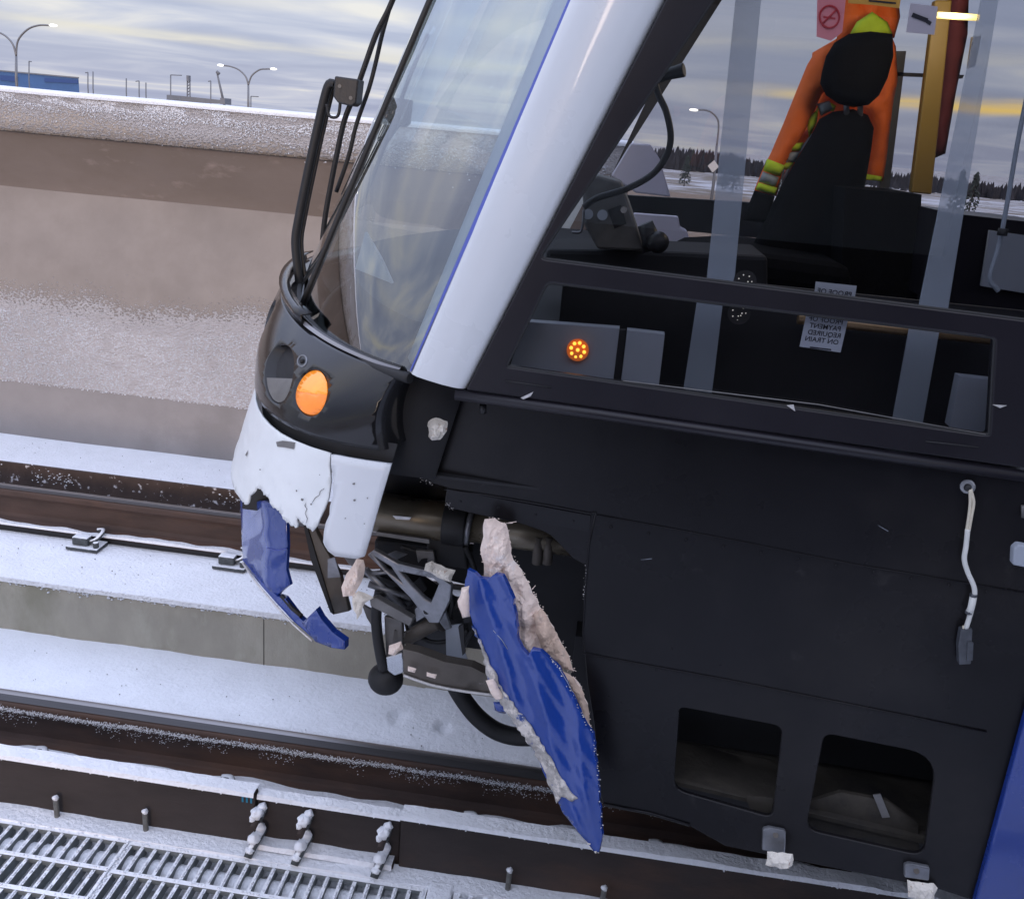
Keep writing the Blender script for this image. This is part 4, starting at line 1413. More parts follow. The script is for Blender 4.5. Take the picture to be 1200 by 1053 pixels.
# chips and scratches on the bumper
for P in ([(325, 517.5), (333, 516), (347, 518), (346, 526), (336, 524), (326, 523)], [(289, 533), (292, 527), (291, 534)], [(358, 592), (359.5, 588), (359, 594)]):
    sheet([[bumpq(*q) for q in P]], lambda t_, z: bumpp(t_, z) + Vector((-0.0015, -0.0015, 0))).build('paint_chip', MAT['greymetal'], bl)
for P in ([(381, 572), (376, 575), (374, 580), (369, 583), (366, 589)], [(358, 592), (361, 596), (359, 601), (362, 607), (361, 612)]):
    MB().tube([bumpp(*bumpq(*q)) + Vector((-0.0008, -0.0012, 0)) for q in P], [0.0005, 0.0007, 0.0005, 0.0007, 0.0004], 5).build('hairline_crack', MAT['greymetal'], bl)
for k in range(16):
    px, py = random.uniform(292, 440), random.uniform(520, 640)
    if py > 560 + (px - 292) * 0.45 or py < 505 + (px - 300) * 0.28 or px < 300 and py > 555:
        continue
    r_ = random.uniform(0.8, 2.0)
    Pq = [(px + r_ * random.uniform(.5, 1.4) * math.cos(q), py + r_ * random.uniform(.4, 1.2) * math.sin(q)) for q in (0, 1.3, 2.6, 3.9, 5.1)]
    sheet([[bumpq(*q) for q in Pq]], lambda t_, z: bumpp(t_, z) + Vector((-0.0042, -0.0052, 0))).build('paint_chip', MAT['greymetal'], bl)
# hull behind pod and bumper
hull = [[(lambda p: Vector((p.x + 0.10, min(max(p.y + 0.05, YS + 0.09), YC), p.z)))(BUMP(lerp(0.02, math.pi / 2, k / 14), z)) for k in range(15)] for z in (1.075, 1.12, 1.2, 1.30)]
MB().grid(hull).build('nose_hull', MAT['dark'], train, solid=0.01)
MB().grid([[BUMP(lerp(0.03, math.pi / 2, k / 30), z) + Vector((0.022, 0.014, 0)) for k in range(31)] for z in (1.095, 1.13, 1.165)]).build('gap_filler', MAT['rubber'], train)
MB().grid([[BUMP(lerp(0.42, math.pi / 2, k / 20), z) + Vector((0.03, 0.03, 0)) for k in range(21)] for z in (1.0, 1.04, 1.08)]).build('inner_hull', MAT['rubber'], train)
hb = hull[0]
MB().prism([p for p in hb] + [Vector((0.3, YC, 1.075)), Vector((0.3, hb[0].y, 1.075))], (0, 0, 0.006)).build('nose_floor', MAT['dark'], train)
MB().grid([[Vector((p.x, 2 * YC - p.y, p.z)) for p in r_] for r_ in hull]).build('nose_hull', MAT['dark'], train, solid=0.01)
fb = [[Vector((p.x, 2 * YC - p.y, p.z)) for p in (BUMP(lerp(0.05, math.pi / 2, k / 20), z) for k in range(21))] for z in (0.86, 0.95, 1.04, 1.128)]
MB().grid(fb).build('bumper', MAT['white'], train, solid=0.009)

# ---- broken blue fairing hanging below the bumper
def frp(px, py):
    Y = 2.06 - (px - 311) * 0.0018 if px > 311 else 2.06 + (311 - px) * 0.006
    p = U(px, py, Y)
    k = 0.008 * mnoise.noise(Vector((px * 0.05, py * 0.05, 2)))
    return p + Vector((0, k, 0))


main = [(281, 586), (288, 589), (300, 587), (310, 586), (318, 590), (328, 600), (336, 611), (337, 640), (335, 668), (340, 685), (333, 690), (325, 698), (318, 694), (305, 680), (293, 667), (285, 654), (283, 630)]
bf = sheet([main], frp, step=7, depth=(0.004, 0.007, 0)).build('broken_fairing', MAT['blue'], train)
tag(bf, 'bent blue fairing end hanging under the bumper')
rim = [(285, 654), (293, 668), (307, 684), (325, 705), (345, 727), (368, 746), (388, 755), (392, 751), (374, 742), (352, 724), (335, 701), (326, 698), (306, 679)]
sheet([rim], lambda x, y: frp(x, y) + Vector((0, -0.006, 0)), depth=(0.0, 0.02, 0)).build('fairing_rim', MAT['blue'], bf)
tail = [(372, 711), (378, 722), (392, 738), (406, 748), (406, 757), (390, 755), (372, 748), (355, 727), (362, 721)]
sheet([tail], lambda x, y: frp(x, y) + Vector((0, -0.012, 0)), step=8, depth=(0.004, 0.02, 0)).build('fairing_tail', MAT['blue'], bf)
MB().tube([frp(x, y) + Vector((-0.002, -0.010, -0.001)) for x, y in ((287, 657), (307, 685), (326, 707), (346, 729), (369, 748))], 0.0028, 6).build('white_edge', MAT['scrape'], bf)
MB().tube([frp(x, y) + Vector((0, -0.002, 0)) for x, y in ((330, 698), (342, 712), (353, 722))], 0.006, 6).build('fairing_liner', MAT['rubber'], bf)
MB().tube([frp(x, y) + Vector((0, -0.002, 0)) for x, y in ((313, 642), (325, 644), (337, 642))], 0.0014, 5).build('crease', MAT['bluestripe'], bf)

# grey strut behind the tear
st_ = [(358, 614), (368, 618), (377, 636), (398, 673), (409, 716), (391, 720), (383, 700), (366, 645)]
sheet([st_], lambda x, y: U(x, y, 2.06), depth=(0.005, 0.012, 0)).build('bumper_strut', MAT['brownplate'], train, bevel=0.002)
MB().prism([U(x, y, 2.055) for x, y in ((355, 612), (359, 614), (391, 720), (387, 717), (364, 655))], (0.004, 0.03, 0)).build('strut_flange', MAT['rubber'], train)
sheet([[(384, 655), (392, 653), (399, 676), (384, 677)]], lambda x, y: U(x, y, 2.03), depth=(0, 0.004, 0)).build('strut_tab', MAT['alu'], train)

# ---- lower cab plate, tapering to the nose
plate = [(549, 463), (505, 470), (499, 483), (498, 518), (494, 545), (493, 560), (503, 565), (519, 570), (524, 571), (521, 588), (526, 595), (560, 603), (603, 612), (628, 618), (645, 627), (657, 639), (671, 654), (686, 662),
         (684, 700), (683, 745), (685, 766), (688, 800), (696, 850), (703, 930), (707, 942), (805, 966), (850, 991), (893, 1000), (1101, 1042)]
plate2 = [UP(x, y) for x, y in plate]
pl2 = [(p.x, p.z) for p in plate2] + [(1.05, plate2[-1].z - 0.03), (1.05, 1.255), (0.86, 1.258)]
cut1 = [(796, 828), (917, 851), (905, 958), (789, 925)]
cut2 = [(966, 859), (1098, 885), (1082, 1003), (944, 972)]


def plane_xz(L):
    return [(lambda p: (p.x, p.z))(UP(x, y)) for x, y in L]


c1 = round_poly(plane_xz(cut1), [0.015, 0.02, 0.02, 0.03])
c2 = round_poly(plane_xz(cut2), [0.02, 0.06, 0.03, 0.03])


def plf(off=0.0):
    return lambda x, z: (x, 1.77 - 0.1 * x - off, z)


pp = sheet([rough_loop(pl2[:8], 0.02, 0.0015, False) + pl2[7:], c1, c2], plf(), depth=(0.002, 0.012, 0)).build('side_plate', MAT['body'], train, bevel=0.002, seg=1)
tag(pp, 'black lower cab plate with two cut-outs and a torn front edge')
# chipped bright edge where the fairing tore off
for P in ([(492, 548), (493, 560), (500, 564), (509, 568)], [(521, 589), (528, 595), (531, 596)], [(686, 662), (685, 690), (684, 715)], [(487, 543), (492, 549)]):
    crumbs('chipped_edge', [UP(*q, 0.001) + Vector((random.uniform(-.002, .002), -0.001, random.uniform(-.002, .002))) for k in range(len(P) - 1) for q in [(lerp(P[k][0], P[k + 1][0], random.random()), lerp(P[k][1], P[k + 1][1], random.random())) for _ in range(9)]], 0.0008, 0.002, MAT['scrape'], train)


def seam(P, r=0.004, m_='body'):
    r *= 0.6
    return MB().tube([UP(x, y, 0.0015) for x, y in P], r, 6).build('plate_seam', MAT[m_], train)


seam([(521, 573), (570, 580), (640, 592), (692, 602), (698, 600)], 0.004)
seam([(698, 600), (690, 640), (686, 690), (683, 740), (684, 765), (740, 776), (850, 796), (1000, 826), (1156, 857)], 0.0034)
seam([(700, 603), (850, 631), (1000, 661), (1200, 694)], 0.0022)
seam([(707, 942), (760, 952), (808, 966)], 0.006)
for k in range(15):
    px = 540 + k * 44
    py = 587 + (px - 540) * 0.172
    if px < 1190:
        MB().ball(UP(px, py, 0.0015), 0.0032, 8, 5, (1, 0.5, 1)).build('plate_rivet', MAT['body'], train)
for k in range(6):
    px, py = random.uniform(560, 1130), random.uniform(500, 930)
    if 780 < px < 1110 and py > 815 or px < 700 and py > 600:
        continue
    l_ = random.uniform(3, 16)
    an = random.uniform(-0.5, 0.6)
    MB().tube([UP(px, py, 0.0004), UP(px + l_ * math.cos(an), py + l_ * math.sin(an), 0.0004)], [0.0002, 0.0007], 4).build('scuff', MAT['cover'], train)
# lip ridge below the window frame
MB().tube([Vector((pr0[0] - 0.02, YS + 0.004, pr0[1] - 0.012)), U(700, 485, YS + 0.002), Vector((0.86, YS + 0.004, z_bot_r - 0.016))], 0.011, 8).build('sill_lip', MAT['frame'], train)
sheet([[(pr0[0] - 0.02, YS + 0.0), (0.95, YS), (0.95, YS + 0.2), (pr0[0] - 0.02, YS + 0.2)]], lambda x, y: (x, y, 1.285 - 0.026 * (x + 0.25) - 0.012), depth=(0, 0, 0.004)).build('sill_underside', MAT['frame'], train)
MB().tube([U(566, 474, 1.75), U(566, 484, 1.75)], 0.007, 8).build('drain_stub', MAT['plastic'], train)
# chamfer under the first plate section (lighter lower fold)
sheet([[(524, 573), (692, 604), (688, 660), (671, 652), (657, 637), (645, 625), (603, 610), (526, 593)]], lambda x, y: UP(x, y, 0.004 + (y - 573 - (x - 524) * 0.18) * -0.0002), depth=(0, 0.003, 0)).build('lower_fold', MAT['body'], train)
# inside of the cut-outs
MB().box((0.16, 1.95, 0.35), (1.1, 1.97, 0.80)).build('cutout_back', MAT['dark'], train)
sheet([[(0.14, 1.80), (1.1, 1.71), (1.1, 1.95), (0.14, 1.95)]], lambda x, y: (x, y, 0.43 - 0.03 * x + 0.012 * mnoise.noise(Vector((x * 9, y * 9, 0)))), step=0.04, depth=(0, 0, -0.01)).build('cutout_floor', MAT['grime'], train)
sheet([[(946, 940), (985, 928), (1040, 938), (1076, 965), (1078, 1000), (1000, 986), (944, 972)]], lambda x, y: UP(x, y, -0.06), step=20, depth=(0, 0.01, 0)).build('cutout_gusset', MAT['grime'], train)
sheet([[(874, 932), (906, 935), (904, 956), (884, 960), (878, 945)]], lambda x, y: UP(x, y, -0.03), depth=(0, 0.004, 0)).build('cutout_shard', MAT['grime'], train)
sheet([[(1023, 931), (1032, 930), (1043, 957), (1034, 958)]], lambda x, y: UP(x, y, -0.055), depth=(0, 0.003, 0)).build('cutout_label', MAT['greymetal'], train)
# blue skirt at the right edge
b0, b1 = U(1135, 1053, YS), U(1200, 812, YS)
kx = (b1.x - b0.x) / (b1.z - b0.z)
sheet([[(b0.x - kx * (b0.z - 0.12), 0.12), (XE, 0.10), (XE, 1.24), (b0.x + kx * (1.24 - b0.z), 1.24)]], lambda x, z: (x, YS - 0.03, z), depth=(0, 0.02, 0)).build('side_skirt', MAT['blue'], train, bevel=0.004)
MB().box((1.06, YS + 0.03, 0.12), (XE, YS + 0.04, 1.25)).build('skirt_backing', MAT['dark'], train)
# latch box at right edge
MB().prism([UP(x, y, 0.016) for x, y in ((1188, 643), (1194, 638), (1206, 640), (1206, 666), (1187, 662))], (0, 0.02, 0)).build('latch_box', MAT['cover'], train, bevel=0.003)
MB().tube([UP(1199, 592, 0.004), UP(1199, 606, 0.004)], 0.004, 6).build('latch_pin', MAT['greymetal'], train)

# ---- mechanical parts behind the broken fairing
MB().box((-0.36, 1.92, 1.085), (0.9, 3.9, 1.26)).build('underframe_beam', MAT['dark'], train)
u0 = U(550, 640, 2.25)
MB().box((u0.x + 0.03, 2.10, 0.50), (XE, 3.7, 1.03)).build('bogie_frame', MAT['dark'], train)
MB().box((U(668, 800, 2.0).x, 1.985, 0.18), (1.3, 2.06, 0.64)).build('bogie_side', MAT['dark'], train)
for x in (0.75, 2.6):
    w = MB()
    for yc in (YN, YF):
        w.tube([(x, yc - 0.06, 0.33), (x, yc + 0.06, 0.33)], 0.33, 32)
        w.tube([(x, yc + (0.06 if yc < 3 else -0.09), 0.33), (x, yc + (0.09 if yc < 3 else -0.06), 0.33)], 0.355, 32)
    w.tube([(x, YN, 0.33), (x, YF, 0.33)], 0.07, 12)
    w.build('wheelset', MAT['greymetal'], train)
MB().box((-0.50, 2.075, 0.90), (0.3, 2.20, 1.10)).build('buffer_beam', MAT['dark'], train)
ct_ = [U(438, 599, 2.02), U(523, 611, 2.02), U(548, 614.5, 2.02), U(690, 635, 2.02)]
MB().tube([ct_[0], ct_[1]], 0.048, 24).build('coupler_tube', MAT['tube'], train, bevel=0.003)
MB().tube([ct_[1] + Vector((-0.004, 0, 0)), ct_[2]], 0.054, 24).build('tube_clamp', MAT['rubber'], train, bevel=0.004)
MB().tube([ct_[2], ct_[2] + Vector((0.012, 0, -0.001))], 0.050, 24).build('tube_ring', MAT['alu'], train)
MB().tube([ct_[2] + Vector((0.01, 0, 0)), ct_[3]], 0.040, 20).build('coupler_tube', MAT['tube'], train)
MB().prism([U(x, y, 1.97) for x, y in ((441, 623), (503, 632), (503, 637), (441, 627))], (0, 0.03, 0)).build('tube_strip', MAT['greymetal'], train)
MB().prism([U(x, y, 1.965) for x, y in ((460, 604), (482, 606), (480, 609), (464, 608))], (0, 0.003, 0)).build('scrape', MAT['scrape'], train)
MB().prism([U(x, y, 2.10) for x, y in ((438, 632), (560, 646), (560, 690), (438, 660))], (0, 0.05, 0)).build('coupler_block', MAT['dark'], train, bevel=0.01)
MB().prism([U(x, y, 2.0) for x, y in ((500, 630), (545, 634), (548, 668), (512, 662), (500, 650))], (0, 0.06, 0)).build('hinge_block', MAT['rubber'], train, bevel=0.006)
MB().prism([U(x, y, 1.98) for x, y in ((487, 645), (508, 646), (510, 662), (500, 664), (501, 654), (494, 655), (490, 660))], (0, 0.012, 0)).build('hook_plate', MAT['greymetal'], train, bevel=0.002)
for px in (632, 644):
    MB().tube([U(px, 628, 1.99), U(px - 3, 660, 1.99)], 0.012, 8).build('pipe_clamp', MAT['brownplate'], train)

YB = 1.93
fr_ = [(430, 650), (438, 644), (466, 660), (508, 670), (529, 686), (527, 703), (514, 730), (503, 730), (480, 700), (462, 682)]
hole = [(469, 670), (508, 678), (514, 684), (505, 706), (497, 701), (484, 688)]
hole2 = [(440, 653), (458, 664), (470, 682), (452, 668)]
sheet([fr_, hole, hole2], lambda x, y: U(x, y, YB + (x - 430) * -0.0003), depth=(0.004, 0.014, 0)).build('crumple_bracket', MAT['alu'], train, bevel=0.003)
for a_, b_, w_ in (((428, 667), (474, 712), .009), ((432, 684), (482, 700), .008), ((466, 664), (516, 672), .006), ((433, 672), (472, 668), .006)):
    MB().tube([U(*a_, YB + 0.01), U(*b_, YB + 0.03)], w_, 6).build('bracket_tie', MAT['alu'], train)
MB().prism([U(x, y, YB - 0.02) for x, y in ((433, 702), (440, 700), (484, 725), (480, 734), (434, 710))], (0.004, 0.02, 0)).build('lower_tie', MAT['greymetal'], train, bevel=0.002)
MB().tube([U(500, 716, YB - 0.02), U(500, 716, YB + 0.02)], 0.008, 8).build('bracket_bolt', MAT['rubber'], train)
MB().prism([U(x, y, YB) for x, y in ((486, 714), (492, 708), (498, 722), (488, 728))], (0, 0.02, 0)).build('bracket_tab', MAT['alu'], train)
MB().prism([U(x, y, 2.04) for x, y in ((440, 672), (484, 690), (530, 720), (548, 700), (556, 740), (530, 790), (478, 770), (476, 730), (440, 705))], (0, 0.10, 0)).build('damper_block', MAT['plastic'], train, bevel=0.012)
MB().ball(U(470, 700, 2.0), 0.035, 12, 8, (1.2, 0.8, 0.8)).build('damper_boss', MAT['plastic'], train)
MB().tube([U(476, 748, 1.99), U(512, 728, 1.97), U(520, 735, 1.99)], [0.018, 0.02, 0.012], 8).build('damper_arm', MAT['brownplate'], train)
MB().prism([U(x, y, 1.97) for x, y in ((450, 722), (471, 726), (473, 788), (453, 790))], (0.003, 0.012, 0)).build('support_leg', MAT['greymetal'], train, bevel=0.002)
MB().tube(spline([U(x, y, 1.95) for x, y in ((446, 690), (441, 716), (442, 742), (446, 768), (450, 784))], 5), 0.013, 10).build('rubber_hose', MAT['rubber'], train)
MB().ball(U(452, 795, 1.97), 0.044, 20, 14, (1.0, 0.9, 0.92)).build('rubber_buffer', MAT['rubber'], train)
MB().prism([U(x, y, 1.94) for x, y in ((452, 770), (472, 764), (473, 788), (462, 792), (454, 786))], (0, 0.01, 0)).build('foil_wrap', MAT['silver'], train, bevel=0.003)
bp = sheet([[(472, 760), (490, 764), (520, 775), (552, 781), (574, 792), (579, 813), (540, 808), (505, 801), (473, 789)]], lambda x, y: U(x, y, 1.90), step=14, depth=(0.003, 0.03, 0)).build('lower_guard', MAT['brownplate'], train, bevel=0.003)
MB().tube(spline([U(x, y, 1.895) for x, y in ((473, 791), (505, 802), (540, 809), (578, 814))], 5), 0.0035, 6).build('guard_edge', MAT['scrape'], bp)
MB().prism([U(x, y, 1.98) for x, y in ((522, 733), (541, 731), (540, 750), (549, 776), (560, 784), (530, 776), (523, 768))], (0, 0.004, 0)).build('guard_gusset', MAT['cover'], train)
MB().prism([U(x, y, 1.92) for x, y in ((537, 735), (543, 731), (545, 765), (542, 768))], (0, 0.01, 0)).build('guard_rib', MAT['rubber'], train)
hz = spline([U(x, y, 2.16) for x, y in ((520, 770), (532, 800), (545, 822), (562, 842), (584, 857), (612, 863), (650, 858), (690, 830))], 6)
MB().tube(hz, 0.0245, 14).build('sand_hose', MAT['rubber'], train)
for k, P in enumerate(([(404, 640), (412, 652), (430, 668), (424, 672), (408, 660), (400, 648)], [(424, 708), (438, 716), (446, 738), (440, 740), (430, 724)], [(476, 690), (492, 676), (500, 690), (486, 702)],
                       [(506, 700), (520, 712), (528, 736), (522, 738), (510, 722)], [(462, 738), (476, 742), (470, 756), (460, 752)], [(536, 700), (548, 708), (552, 728), (544, 730)], [(448, 652), (462, 646), (476, 650), (464, 656)])):
    MB().prism([U(x, y, 1.955 + 0.012 * (k % 3) + (x - P[0][0]) * 0.0007) for x, y in P], (0.003, 0.004, 0.001)).build('bent_scrap', MAT[('alu', 'greymetal', 'plastic')[k % 3]], train)
for P, r_ in (([(470, 640), (500, 652), (520, 676), (530, 705), (524, 730)], 0.005), ([(486, 742), (506, 752), (528, 750), (548, 738)], 0.006), ([(545, 640), (556, 668), (552, 700), (560, 726)], 0.007), ([(438, 676), (452, 700), (470, 716), (478, 740)], 0.004)):
    MB().tube(spline([U(x, y, 1.99) for x, y in P], 5), r_, 7).build('loose_hose', MAT['rubber'], train)
# mounting lug with the foam on it
lg = MB().prism([UP(x, y, 0.0) for x, y in ((471, 482), (497, 484), (500, 488), (500, 502), (470, 500))], (0, 0.05, 0)).build('mounting_lug', MAT['plastic'], train, bevel=0.003)
for px in (477, 487):
    MB().tube([UP(px, 491, 0.003), UP(px, 491, -0.01)], 0.004, 8).build('lug_bolt', MAT['greymetal'], lg)

# ---- wipers
def wiper(Y, armP, boxc, bladeP, label):
    P = [U(x, y, Y) for x, y in armP]
    w_ = MB().tube(spline(P, 5), 0.0115, 10).build('wiper', MAT['rubber'], train, )
    MB().tube([p + Vector((0.011, 0.02, 0)) for p in spline(P, 5)], 0.006, 8).build('wiper_link', MAT['plastic'], w_)
    c_ = U(*boxc, Y)
    MB().prism([U(boxc[0] + dx_, boxc[1] + dy_, Y - 0.03) for dx_, dy_ in ((-14, -18), (14, -14), (11, 14), (6, 18), (-10, 14), (-16, 6))], (0, 0.06, 0)).build('wiper_joint', MAT['plastic'], w_, bevel=0.004)
    for dx_, dy_ in ((-8, -6), (5, 8)):
        MB().tube([U(boxc[0] + dx_, boxc[1] + dy_, Y - 0.034), U(boxc[0] + dx_, boxc[1] + dy_, Y - 0.028)], 0.005, 8).build('joint_screw', MAT['greymetal'], w_)
    B_ = [U(x, y, Y + 0.02) for x, y in bladeP]
    MB().tube(spline(B_, 5), 0.012, 8, flat=0.6).build('wiper_blade', MAT['rubber'], w_)
    return w_


w1 = wiper(2.55, [(353, 356), (350, 325), (346, 285), (350, 255), (360, 205), (372, 150), (384, 102), (392, 99)], (406, 107),
           [(470, -25), (456, 10), (441, 40), (428, 76), (416, 110), (404, 140), (396, 175), (388, 215), (380, 262), (375, 318)], '')
MB().tube(spline([U(x, y, 2.53) for x, y in ((383, 122), (386, 136), (396, 136), (399, 118))], 4), 0.0042, 6).build('washer_hose', MAT['rubber'], w1)
MB().tube(spline([U(x, y, 2.62) for x, y in ((457, 8), (448, 40), (440, 75), (432, 105), (418, 145), (408, 185), (394, 225))], 4), 0.006, 6).build('washer_hose', MAT['rubber'], w1)
MB().tube([U(353, 366, 2.55), U(354, 340, 2.55)], 0.022, 10).build('wiper_pivot', MAT['rubber'], w1)
w2 = wiper(3.32, [(424, 196), (436, 182), (448, 166), (462, 146), (470, 130)], (466, 131), [(502, 40), (484, 80), (466, 128), (450, 172), (434, 215), (420, 250)], '')

# ================================================================== CAB INTERIOR (seat, jacket, fittings: window reflections modelled as solid parts)
def pillow(loop, Y, thick, name, m_, parent, step=5, ragged=0, wr=0.0, front=1.0, slab=False):
    "closed puffed-out shape standing at depth Y with the given outline"
    sc_ = Y / F
    Lp = rough_loop(loop, 6, ragged) if ragged else rough_loop(loop, 8, 0)
    ex = lambda p: min((Vector(p) - (Vector(a_) + (Vector(b_) - Vector(a_)) * max(0, min(1, (Vector(p) - Vector(a_)).dot(Vector(b_) - Vector(a_)) / max(1e-9, (Vector(b_) - Vector(a_)).length_squared))))).length for a_, b_ in zip(Lp, Lp[1:] + Lp[:1]))
    R = thick / sc_ * 1.2
    cache = {}

    def fn(x, y):
        return U(x, y, Y)
    pts, edges = list(Lp), [(i, (i + 1) % len(Lp)) for i in range(len(Lp))]
    xs = [p[0] for p in Lp]
    ys_ = [p[1] for p in Lp]
    i = min(xs) + step / 2
    while i < max(xs):
        j = min(ys_) + step / 2
        while j < max(ys_):
            q = (i + random.uniform(-.2, .2) * step, j + random.uniform(-.2, .2) * step)
            if inside(q, [Lp]) and ex(q) > step * 0.35:
                pts.append(q)
            j += step
        i += step
    V, E_, T, *_ = delaunay_2d_cdt([Vector(p) for p in pts], edges, [], 0, 1e-7)
    V = [tuple(v) for v in V]
    T = [t for t in T if inside((sum(V[k][0] for k in t) / 3, sum(V[k][1] for k in t) / 3), [Lp])]
    A_, B_ = [], []
    for v in V:
        d = min(1.0, ex(v) / R)
        h = thick * math.sqrt(max(0, 1 - (1 - d) ** 2))
        if slab:
            h = thick * min(1, d * 2.2) * (0.74 + 0.5 * abs(mnoise.noise(Vector((v[0] * 0.12, v[1] * 0.09, Y * 31)))) + 0.20 * mnoise.noise(Vector((v[0] * 0.55, v[1] * 0.5, Y * 11))))
        w_ = wr * mnoise.noise(Vector((v[0] * 0.09, v[1] * 0.05, Y * 7))) * d
        A_.append(U(*v, Y) + Vector((0, -h * front + w_, 0)))
        B_.append(U(*v, Y) + Vector((0, h + w_, 0)))
    mb = MB()
    n = len(V)
    mb.add(A_ + B_, [tuple(t) for t in T] + [tuple(i + n for i in t[::-1]) for t in T], not slab)
    return mb.build(name, m_, parent, merge=True)


seat = pillow([(960, 140), (976, 131), (1000, 128), (1017, 135), (1024, 150), (1021, 175), (1014, 215), (1006, 266), (998, 330), (876, 330), (884, 283), (900, 250), (917, 215), (935, 185), (950, 160)], 2.75, 0.06, 'reflected_driver_seat', MAT['fabric'], train, step=9)
pillow([(963, 85), (968, 66), (978, 50), (995, 40), (1020, 37), (1046, 40), (1047, 66), (1040, 92), (1030, 112), (1018, 123), (1000, 126), (983, 122), (968, 112), (961, 98)], 2.70, 0.045, 'reflected_headrest', MAT['fabric'], seat, step=7)
for px in (992, 1008):
    MB().tube([U(px, 120, 2.72), U(px, 140, 2.74)], 0.008, 8).build('headrest_stem', MAT['alu'], seat)
MB().prism([U(x, y, 2.45) for x, y in ((800, 300), (880, 296), (1000, 312), (1000, 352), (800, 330))], (0, 0.5, 0)).build('seat_cushion', MAT['fabric'], seat, bevel=0.03)
MB().tube(spline([U(x, y, 2.42) for x, y in ((798, 300), (808, 291), (835, 289), (865, 294), (888, 301))], 4), 0.006, 6).build('armrest_edge', MAT['plastic'], seat)

jk = thing('safety_jacket', 'orange safety jacket with lime and silver bands hung over the driver seat', 'jacket', U(980, 200, 2.86))
pillow([(946, 76), (956, 60), (966, 54), (978, 50), (985, 70), (978, 95), (962, 112), (953, 135), (941, 158), (930, 176), (918, 198), (910, 230), (886, 226), (884, 222), (894, 198), (903, 180), (918, 145), (932, 110)], 2.80, 0.045, 'reflected_sleeve', MAT['orange'], jk, step=6, wr=0.02)
for P, m_, nm in (([(899, 186), (920, 194), (914, 207), (894, 200)], 'lime', 'lime_band'), ([(894, 201), (913, 208), (909, 219), (889, 213)], 'silvertape', 'silver_band'), ([(889, 214), (911, 220), (908, 229), (885, 222)], 'lime', 'lime_band'),
                  ([(884, 223), (908, 230), (900, 262), (871, 258), (878, 238)], 'fabric', 'cuff_lining')):
    pillow(P, 2.755, 0.010, nm, MAT[m_], jk, step=4)
pillow([(952, 62), (990, 40), (1048, 52), (1052, 110), (1044, 165), (1036, 205), (1000, 215), (950, 222), (925, 212), (932, 170), (945, 130)], 2.95, 0.04, 'reflected_back_drape', MAT['orange'], jk, step=6, wr=0.035)
pillow([(932, 160), (950, 150), (962, 160), (940, 205), (915, 235), (918, 205)], 2.83, 0.03, 'body_panel', MAT['orange'], jk, step=6, wr=0.015)
for P, m_, nm in (([(947, 138), (956, 130), (960, 122), (957, 145), (948, 162), (946, 150)], 'lime', 'lime_band'), ([(957, 122), (972, 118), (978, 128), (962, 136)], 'silvertape', 'silver_band'), ([(971, 119), (980, 124), (977, 131), (970, 130)], 'lime', 'lime_band'),
                  ([(926, 168), (942, 167), (938, 177), (924, 177)], 'lime', 'lime_band'), ([(923, 178), (938, 178), (932, 190), (919, 190)], 'silvertape', 'silver_band'), ([(918, 191), (930, 190), (926, 199), (914, 199)], 'lime', 'lime_band'), ([(948, 160), (956, 152), (930, 190), (914, 224), (918, 204)], 'sticker', 'grey_piping')):
    pillow(P, 2.79, 0.008, nm, MAT[m_], jk, step=4)
pillow([(1040, 30), (1050, 55), (1052, 95), (1046, 125), (1042, 160), (1039, 186), (1035, 212), (1015, 211), (1018, 190), (1023, 160), (1018, 136), (1010, 124), (1025, 110), (1036, 80)], 2.87, 0.05, 'body_panel', MAT['orange'], jk, step=6, wr=0.03)
pillow([(984, -30), (1050, -30), (1055, 20), (1048, 45), (1000, 45), (978, 55), (984, 30)], 2.90, 0.04, 'hood', MAT['orange'], jk, step=7, wr=0.03)
pillow([(996, 40), (1004, 26), (1022, 14), (1040, 26), (1046, 40), (1022, 44)], 2.82, 0.012, 'lime_band', MAT['lime'], jk, step=5)
for P in ([(1016, 204), (1034, 207), (1033, 213), (1015, 210)], [(1010, 222), (1017, 226), (1015, 237), (1009, 232)]):
    pillow(P, 2.82, 0.006, 'lime_band', MAT['lime'], jk, step=4)

mic = MB().tube(spline([U(x, y, 1.98) for x, y in ((684, 243), (700, 232), (735, 221), (765, 204), (781, 182), (786, 160), (781, 132), (772, 112), (768, 97), (772, 90))], 6), 0.0068, 10).build('gooseneck_microphone', MAT['plastic'], train)
MB().tube([U(771, 91, 1.98), U(783, 87, 1.97), U(802, 82, 1.96)], [0.011, 0.011, 0.0135], 12).build('microphone_head', MAT['plastic'], mic, bevel=0.002)

con = MB().prism([U(x, y, 2.05) for x, y in ((682, 212), (700, 205), (728, 213), (738, 240), (756, 295), (700, 292), (684, 262))], (0, 0.10, 0)).build('driver_console', MAT['greymetal'], train, bevel=0.006)
for px, py in ((689, 251), (706, 252)):
    MB().tube([U(px, py, 2.046), U(px, py, 2.052)], 0.011, 14).build('white_dial', MAT['sticker'], con)
MB().prism([U(x, y, 2.046) for x, y in ((712, 246), (728, 240), (734, 262), (720, 268))], (0, 0.004, 0)).build('key_plate', MAT['plastic'], con)
MB().tube([U(731, 246, 2.044), U(731, 246, 2.05)], 0.007, 10).build('small_dial', MAT['silver'], con)
MB().tube(spline([U(x, y, 2.04) for x, y in ((670, 272), (680, 272), (683, 262), (684, 246))], 4), 0.003, 6).build('lead', MAT['alu'], con)
MB().ball(U(771, 284, 2.0), 0.023, 14, 10).build('lever_knob', MAT['plastic'], con)
MB().tube([U(756, 262, 2.02), U(762, 278, 2.02), U(766, 292, 2.02)], [0.017, 0.020, 0.024], 10).build('lever_boot', MAT['plastic'], con)
